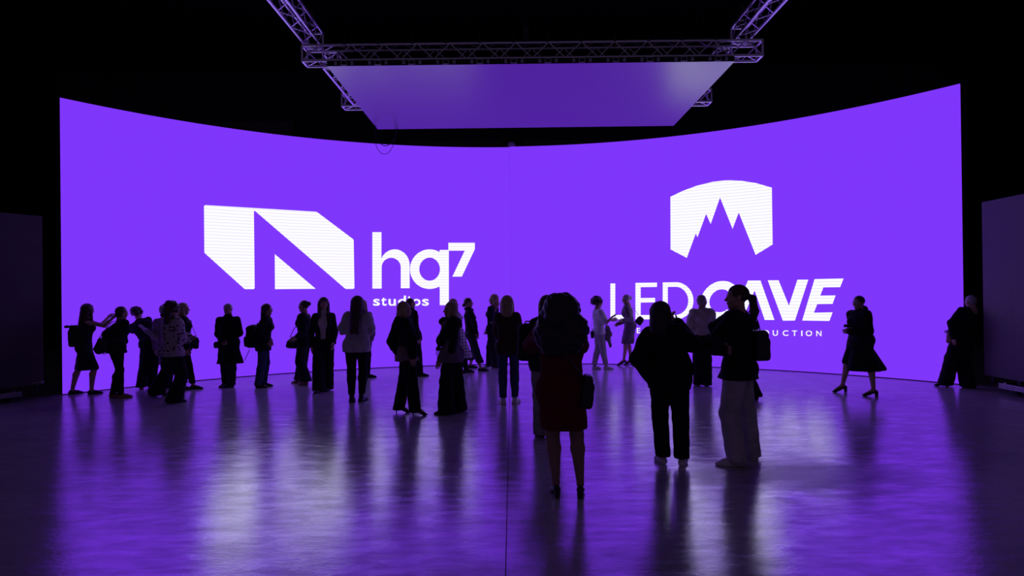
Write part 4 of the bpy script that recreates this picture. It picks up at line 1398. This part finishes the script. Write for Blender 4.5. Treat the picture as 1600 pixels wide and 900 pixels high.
# blond woman in pointed heels
person('person in dark trouser suit and pointed high heels facing right', [(624, 645, 92), (650, 649, 96)], (632, 472.5), 80, hy=72, hipu=635, build=1.04,
       arms={'R': (645, 562, -0.1, (642, 530, -0.25)), 'L': (620, 548, 0.15)}, hair=('long', 'blond', dict(len=0.25, w=1.02)),
       tops=[dict(col='taupe', sleeve=0, hem=0.49, g=0.02, hr=(0.17, 0.19), name='blouse'),
             dict(col='black', hem=0.585, g=0.03, sr=0.012, name='blazer', extra=[(622, 500, -0.08, 609, 533, -0.05, 0.06, 0.045), (609, 533, -0.05, 617, 552, 0, 0.045, 0.035)])],
       bottom=TR('black', (0.10, 0.088, 0.088), 0.06), shoes=('heel', 'black'))
person('person in dark suit partly hidden behind the pointed high heels wearer', [(648, 588, 60), (657, 588, 88)], (641.5, 466.5), 60, hipu=648, male=True,
       arms={'R': 'hang'}, hair=('cropped', 'brown'), tops=[dict(col='black', hem=0.46, g=0.02, name='suit_jacket', collar=True)], bottom=TR('black', STRAIGHT), shoes=('flat', 'black'))

# shawl woman
n_ = person('person in fringed dark shawl and flared trousers facing left', [(697, 647, -95), (716, 643, -70)], (703, 473), -72, hy=-85, hipu=706, build=1.05,
            arms={'L': (689, 561, -0.12, (700, 540, -0.2)), 'R': (702, 528, 0.1, (712, 530, 0.1))}, hair=('long', 'blond', dict(len=0.22)),
            tops=[dict(col='mauve', hem=0.46, g=0.026, sr=0.01, hr=(0.17, 0.18), name='tunic')], bottom=TR('black', (0.10, 0.10, 0.135), 0.03, fold=0.009), shoes=('flat', 'black'))
V, F = sdf_mesh([cone(at(708, 500, n_['loc'][1] - 0.14) - n_['loc'], at(690, 530, n_['loc'][1] - 0.20) - n_['loc'], 0.06, 0.075, (0, 1, 0), 1.5),
                 cone(at(690, 530, n_['loc'][1] - 0.20) - n_['loc'], at(685, 545, n_['loc'][1] - 0.18) - n_['loc'], 0.05, 0.03, (0, 1, 0), 1.5),
                 cone(at(692, 502, n_['loc'][1] - 0.05) - n_['loc'], at(716, 506, n_['loc'][1] - 0.08) - n_['loc'], 0.06, 0.06, (0, 1, 0), 2.0),
                 cone(at(711, 503, n_['loc'][1] - 0.12) - n_['loc'], at(706, 545, n_['loc'][1] - 0.17) - n_['loc'], 0.07, 0.07, (0, 1, 0), 1.3)], 0.012, 0.04, (), fold_noise(0.010, 1.5, 4))
sw_ = obj('shawl', mesh_np('shawl', V, F), CL['black'], n_['body'])
for q in range(7):
    u = 681.5 + q * 1.6
    p0 = at(u, 546 + (q % 2), n_['loc'][1] - 0.19 + 0.012 * q) - n_['loc']
    V, F = tube_vf([p0 + UP * 0.03, p0 - UP * 0.04, p0 - UP * (0.085 + 0.01 * (q % 3))], 0.004, 5)
    obj('fringe', mesh_py('fringe', V, F, True), CL['black'], sw_)
person('person in plaid coat half hidden behind the fringed shawl', [(719, 583, 85), (729, 582, 88)], (708.5, 467.5), 75, hipu=716, arms={}, hair=('long', 'blond', dict(len=0.18)),
       tops=[dict(col='plaid', hem=0.20, g=0.03, hr=(0.17, 0.17), name='coat', dx=0.06)], bottom=TR('black', SLIM), shoes=('flat', 'black'))
person('person with glasses in black cropped trousers stepping right, one foot forward', [(735, 575, 85), (751, 580, 88)], (732, 466), 78, hy=88, hipu=735,
       arms={'R': (744, 519, -0.08, (741, 505, -0.15)), 'L': (743, 522, 0.1)}, hair=('bun', 'brown', dict(z=-0.055)), glasses=True,
       tops=[dict(col='black', hem=0.50, g=0.024, scarf=True)], bottom=TR('charcoal', (0.098, 0.09, 0.085), 0.20), shoes=('flat', 'black'))
p17 = person('person in dark short-sleeved shirt facing left, hand raised to chest', [(765, 575, -80), (774, 577, -60)], (771, 460.5), -70, hy=-95, hipu=769,
             arms={'L': (772, 486, -0.16, (767, 503, -0.16)), 'R': (764, 515, 0.0)}, hair=('bob', 'blond', dict(len=0.15, w=0.95)), glasses=True,
             tops=[dict(col='navy', sleeve=0.45, hem=0.52, g=0.022, sr=0.012, name='shirt')], bottom=TR('charcoal', (0.098, 0.095, 0.10), 0.05), shoes=('sneaker', 'white'))

# sneakers and jeans from behind
q_ = person('person from behind in dark jacket, jeans and white sneakers', [(786, 631, -12), (805, 630, 20)], (792, 463), 0, hipu=794,
            arms={'L': (783, 536, 0.3, (776, 517, 0.0)), 'R': 'front'}, hair=('bob', 'blond', dict(len=0.20, w=1.05)),
            tops=[dict(col='brown', hem=0.465, g=0.026, hr=(0.18, 0.15))], bottom=TR('denim', (0.092, 0.068, 0.056), 0.11), shoes=('sneaker', 'white'))
yb = q_['loc'][1] - 0.02
bag('shoulder_bag', at(812, 530, yb), (0.12, 0.26, 0.26), 0, LEATH, 'black shoulder bag at the right hip of the white sneakers wearer',
    strap=[[at(809, 518, yb), at(811, 506, yb), at(808, 492, yb), at(805, 489, yb + 0.04)], [at(814, 518, yb), at(813, 505, yb), at(809, 492, yb - 0.03), at(804, 488, yb)]])

# backpack visitor behind the red dress
r_ = person('person with black daypack and grey trousers standing behind the red dress', [(846, 682, -20), (862, 681, 15)], (855, 463), 10, hipu=852,
            arms={'L': 'front', 'R': 'front'}, hair=('long', 'brown', dict(len=0.24)),
            tops=[dict(col='charcoal', hem=0.47, g=0.02)], bottom=TR('grey', (0.105, 0.088, 0.105), 0.04), shoes=('flat', 'black'))
yb = r_['loc'][1] - 0.22
bag('backpack', at(825, 536, yb + 0.1), (0.25, 0.45, 0.20), -10, CL['black'], 'black daypack seen just left of the red dress', kind='backpack', cat='backpack', roll=4,
    strap=[[at(829, 512, yb + 0.2), at(836, 498, yb + 0.28), at(842, 496, yb + 0.34)]])

# red dress
R_ = person('person from behind in dark red knee-length dress, nearest to the camera', [(869, 775, -8), (907, 776, 8)], (876, 470), 4, hipu=876, build=1.16, skin=SKIN2, cell=0.0105, S=1.62,
            arms={'L': (846, 505, 0.16, (829, 541, 0.0)), 'R': (898, 512, 0.20, (908, 540, 0.05))}, hair=('afro', 'black', dict(R=0.205, len=0.46)),
            tops=[dict(col='red', sleeve=0.9, hem=0.355, g=0.020, sr=0.006, hr=(0.195, 0.165), name='dress', fold=0.006)], shoes=('block', 'black'), grip=0.9)
yb = R_['loc'][1] - 0.16
bag('crossbody_bag', at(917, 611, yb + 0.08), (0.10, 0.27, 0.21), 0, LEATH, 'black crossbody bag at the hip of the red dress', kind='hand', roll=6, sr=0.009,
    strap=[[at(850, 500, yb + 0.02), at(866, 530, yb - 0.02), at(888, 560, yb - 0.02), at(905, 582, yb), at(913, 592, yb + 0.06)]])

# conversation near the wall
s_ = person('person in white T-shirt and pale trousers gesturing to the right', [(929, 577, 70), (947, 577, 88)], (934, 466.5), 78, hy=88, hipu=936,
            arms={'R': (956, 496, -0.1, (948, 508, -0.14)), 'L': (957, 500, 0.12, (950, 507, 0.1))}, hair=('curly', 'brown', dict(R=0.132, len=0.1, n=60)), glasses=True,
            tops=[dict(col='white', sleeve=0.45, hem=0.50, g=0.026, sr=0.012, name='t_shirt')], bottom=TR('lightgrey', (0.092, 0.07, 0.058), 0.11), shoes=('flat', 'white'))
yb = s_['loc'][1] - 0.05
e = empty('held_jacket', tuple(at(951, 528, yb))); tag(e, 'grey jacket draped over the arm of the white T-shirt wearer', 'jacket')
o = np.array(e.location)
V, F = sdf_mesh([cone(at(949, 511, yb) - o, at(950, 530, yb) - o, 0.05, 0.06, (0, 1, 0), 1.3), cone(at(951, 513, yb - 0.06) - o, at(955.5, 524, yb - 0.06) - o, 0.03, 0.02),
                 cone(at(951, 528, yb) - o, at(953.5, 541, yb) - o, 0.042, 0.035)], 0.010, 0.03, (), fold_noise(0.008, 1.8, 3))
obj('cloth', mesh_np('cloth', V, F), CL['grey'], e)
V, F = sdf_mesh([cone(at(955, 520, yb - 0.05) - o, at(951.5, 532, yb - 0.07) - o, 0.022, 0.026)], 0.009, 0.02, (), fold_noise(0.006, 2, 1)); obj('sleeve', mesh_np('sleeve', V, F), CL['grey'], e)
bag('belt_bag', at(925.5, 523, s_['loc'][1] - 0.1), (0.08, 0.17, 0.06), 70, LEATH, 'small dark pouch hanging behind the white T-shirt', kind='hand', sr=0.004,
    strap=[[at(925, 517, s_['loc'][1] - 0.1), at(924, 508, s_['loc'][1] - 0.1), at(928, 490, s_['loc'][1] - 0.1)]])
t_ = person('person in knee-length grey coat dress and stilettos facing left', [(975, 571, -85), (986, 570, -80)], (977.5, 461), -78, hy=-92, nod=12, hipu=984,
            arms={'L': (974, 501, -0.06, (984, 502, -0.16)), 'R': 'front'}, hair=('bun', 'grey', dict(z=0.01)), glasses=True,
            tops=[dict(col='mauve', hem=0.315, g=0.026, hr=(0.14, 0.155), name='coat_dress')], shoes=('heel', 'black'))
yb = t_['loc'][1] - 0.16
bag('handbag', at(999.5, 501, yb + 0.06), (0.17, 0.20, 0.10), -75 + 90, LEATH, 'black handbag hanging behind the grey coat dress', kind='hand', roll=35, sr=0.006,
    strap=[[at(998, 493, yb + 0.06), at(993, 486, yb + 0.05), at(989, 480, yb + 0.05)]])

# black-clad woman, hand at face
person('person from behind all in black, one hand raised to the face', [(1035, 724, -10), (1066, 727, 25)], (1032, 473), 18, hy=35, hipu=1045, build=1.05, cell=0.0115,
       arms={'R': (1057, 505, 0.25, (1080, 537, 0.1)), 'L': (1016, 588, 0.06, (998, 560, -0.06))}, hair=('bob', 'black', dict(len=0.225, w=1.12)), glasses=True,
       tops=[dict(col='black', hem=0.47, g=0.034, sr=0.012, hr=(0.195, 0.155), name='jacket', extra=[(1066, 555, -0.06, 1078, 578, -0.06, 0.06, 0.045)])],
       bottom=TR('black', (0.105, 0.082, 0.076), 0.09), shoes=('flat', 'white'), grip=0.9)
person('person from behind in pale shirt and dark flared trousers', [(1091, 602, -5), (1104, 603, 20)], (1097, 462), 8, hy=55, hipu=1097, male=False, glasses=True,
       arms={'L': (1080, 530, 0.05, (1077, 512, -0.03)), 'R': 'front'}, hair=('short', 'grey'),
       tops=[dict(col='cream', hem=0.56, g=0.036, sr=0.014, name='shirt', fold=0.010)], bottom=TR('black', (0.098, 0.09, 0.098), 0.03), shoes=('flat', 'tan'))

# ponytail woman
v_ = person('person in dark coat and white trousers facing left with folded arms', [(1150, 727, -88), (1173, 717, -20)], (1150.5, 446.5), -58, hy=-82, hipu=1152, cell=0.0115, build=1.06,
            arms={'L': (1134, 545, -0.04, (1116, 540, -0.12)), 'R': (1136, 538, 0.2, (1158, 545, 0.2))}, hair=('pony', 'brown', dict(len=0.30, z=0.015)), skin=SKIN,
            tops=[dict(col='black', hem=0.475, g=0.040, sr=0.012, hr=(0.20, 0.20), name='coat', extra=[])], bottom=TR('lightgrey', (0.108, 0.098, 0.098), 0.045), shoes=('sneaker', 'white'))
yb = v_['loc'][1] - 0.02
bag('tote_bag', at(1184, 539, yb + 0.05), (0.15, 0.30, 0.30), 0, LEATH, 'black tote bag on the shoulder of the white trousers wearer', kind='tote',
    strap=[[at(1180, 518, yb + 0.05), at(1176, 500, yb + 0.05), at(1168, 488, yb + 0.03)], [at(1188, 518, yb + 0.05), at(1183, 500, yb), at(1170, 487, yb - 0.04)]], sr=0.010)
person('person in black jacket half hidden behind the white trousers wearer', [(1166, 622, -60), (1181, 625, 10)], (1144, 458), -25, S=1.72, hipu=1160,
       arms={'L': (1122, 538, 0.05, (1109, 514, 0.0)), 'R': 'pocket'}, hair=('curly', 'brown', dict(R=0.105, len=0.1)), tops=[dict(col='black', hem=0.46, g=0.03)], bottom=TR('black', (0.10, 0.095, 0.10), 0.07), shoes=('flat', 'black'))

# walking woman in flared skirt
w_ = person('person in flared black midi skirt walking left holding a phone', [(1317, 613, -85, 0.02), (1365, 619, -80)], (1341, 463), -105, hy=-112, hipu=1344, glasses=True, build=1.05,
            arms={'R': (1331, 514, -0.20, (1342, 520, -0.12)), 'L': (1330, 518, -0.05)}, hair=('pony', 'black', dict(len=0.10, z=-0.06)),
            tops=[dict(col='black', hem=0.47, g=0.036, sr=0.012, hr=(0.19, 0.19), name='jacket')], bottom=dict(kind='skirt', col='black', hem=0.245, r=(0.26, 0.33), folds=7, fold=0.018, dx=0.10), shoes=('block', 'black'), grip=0.9)
phone(at(1326.5, 509, w_['loc'][1] - 0.24), 20, 'phone in the hands of the flared skirt wearer', 50)

# man at the right edge of the wall
x_ = person('person in black suit from behind at the right edge of the wall', [(1476, 603.5, -80), (1512, 606, 10)], (1517, 462.5), -12, hipu=1505, male=True, build=1.08, nod=10,
            arms={'L': (1490, 527, 0.06, (1488, 505, -0.05)), 'R': 'front'}, hair=('cropped', 'grey'),
            tops=[dict(col='black', hem=0.46, g=0.032, name='suit_jacket', hr=(0.20, 0.16), collar=True)], bottom=TR('black', (0.112, 0.11, 0.12), 0.03), shoes=('block', 'black'))
bag('pouch', at(1484.5, 528, x_['loc'][1] + 0.02), (0.09, 0.20, 0.10), -30, TAN, 'small leather pouch held by the black suit wearer at wall edge', kind='hand', roll=18, sr=0.006,
    strap=[[at(1485, 520, x_['loc'][1]), at(1493, 510, x_['loc'][1] - 0.12), at(1508, 490, x_['loc'][1] - 0.16)]])
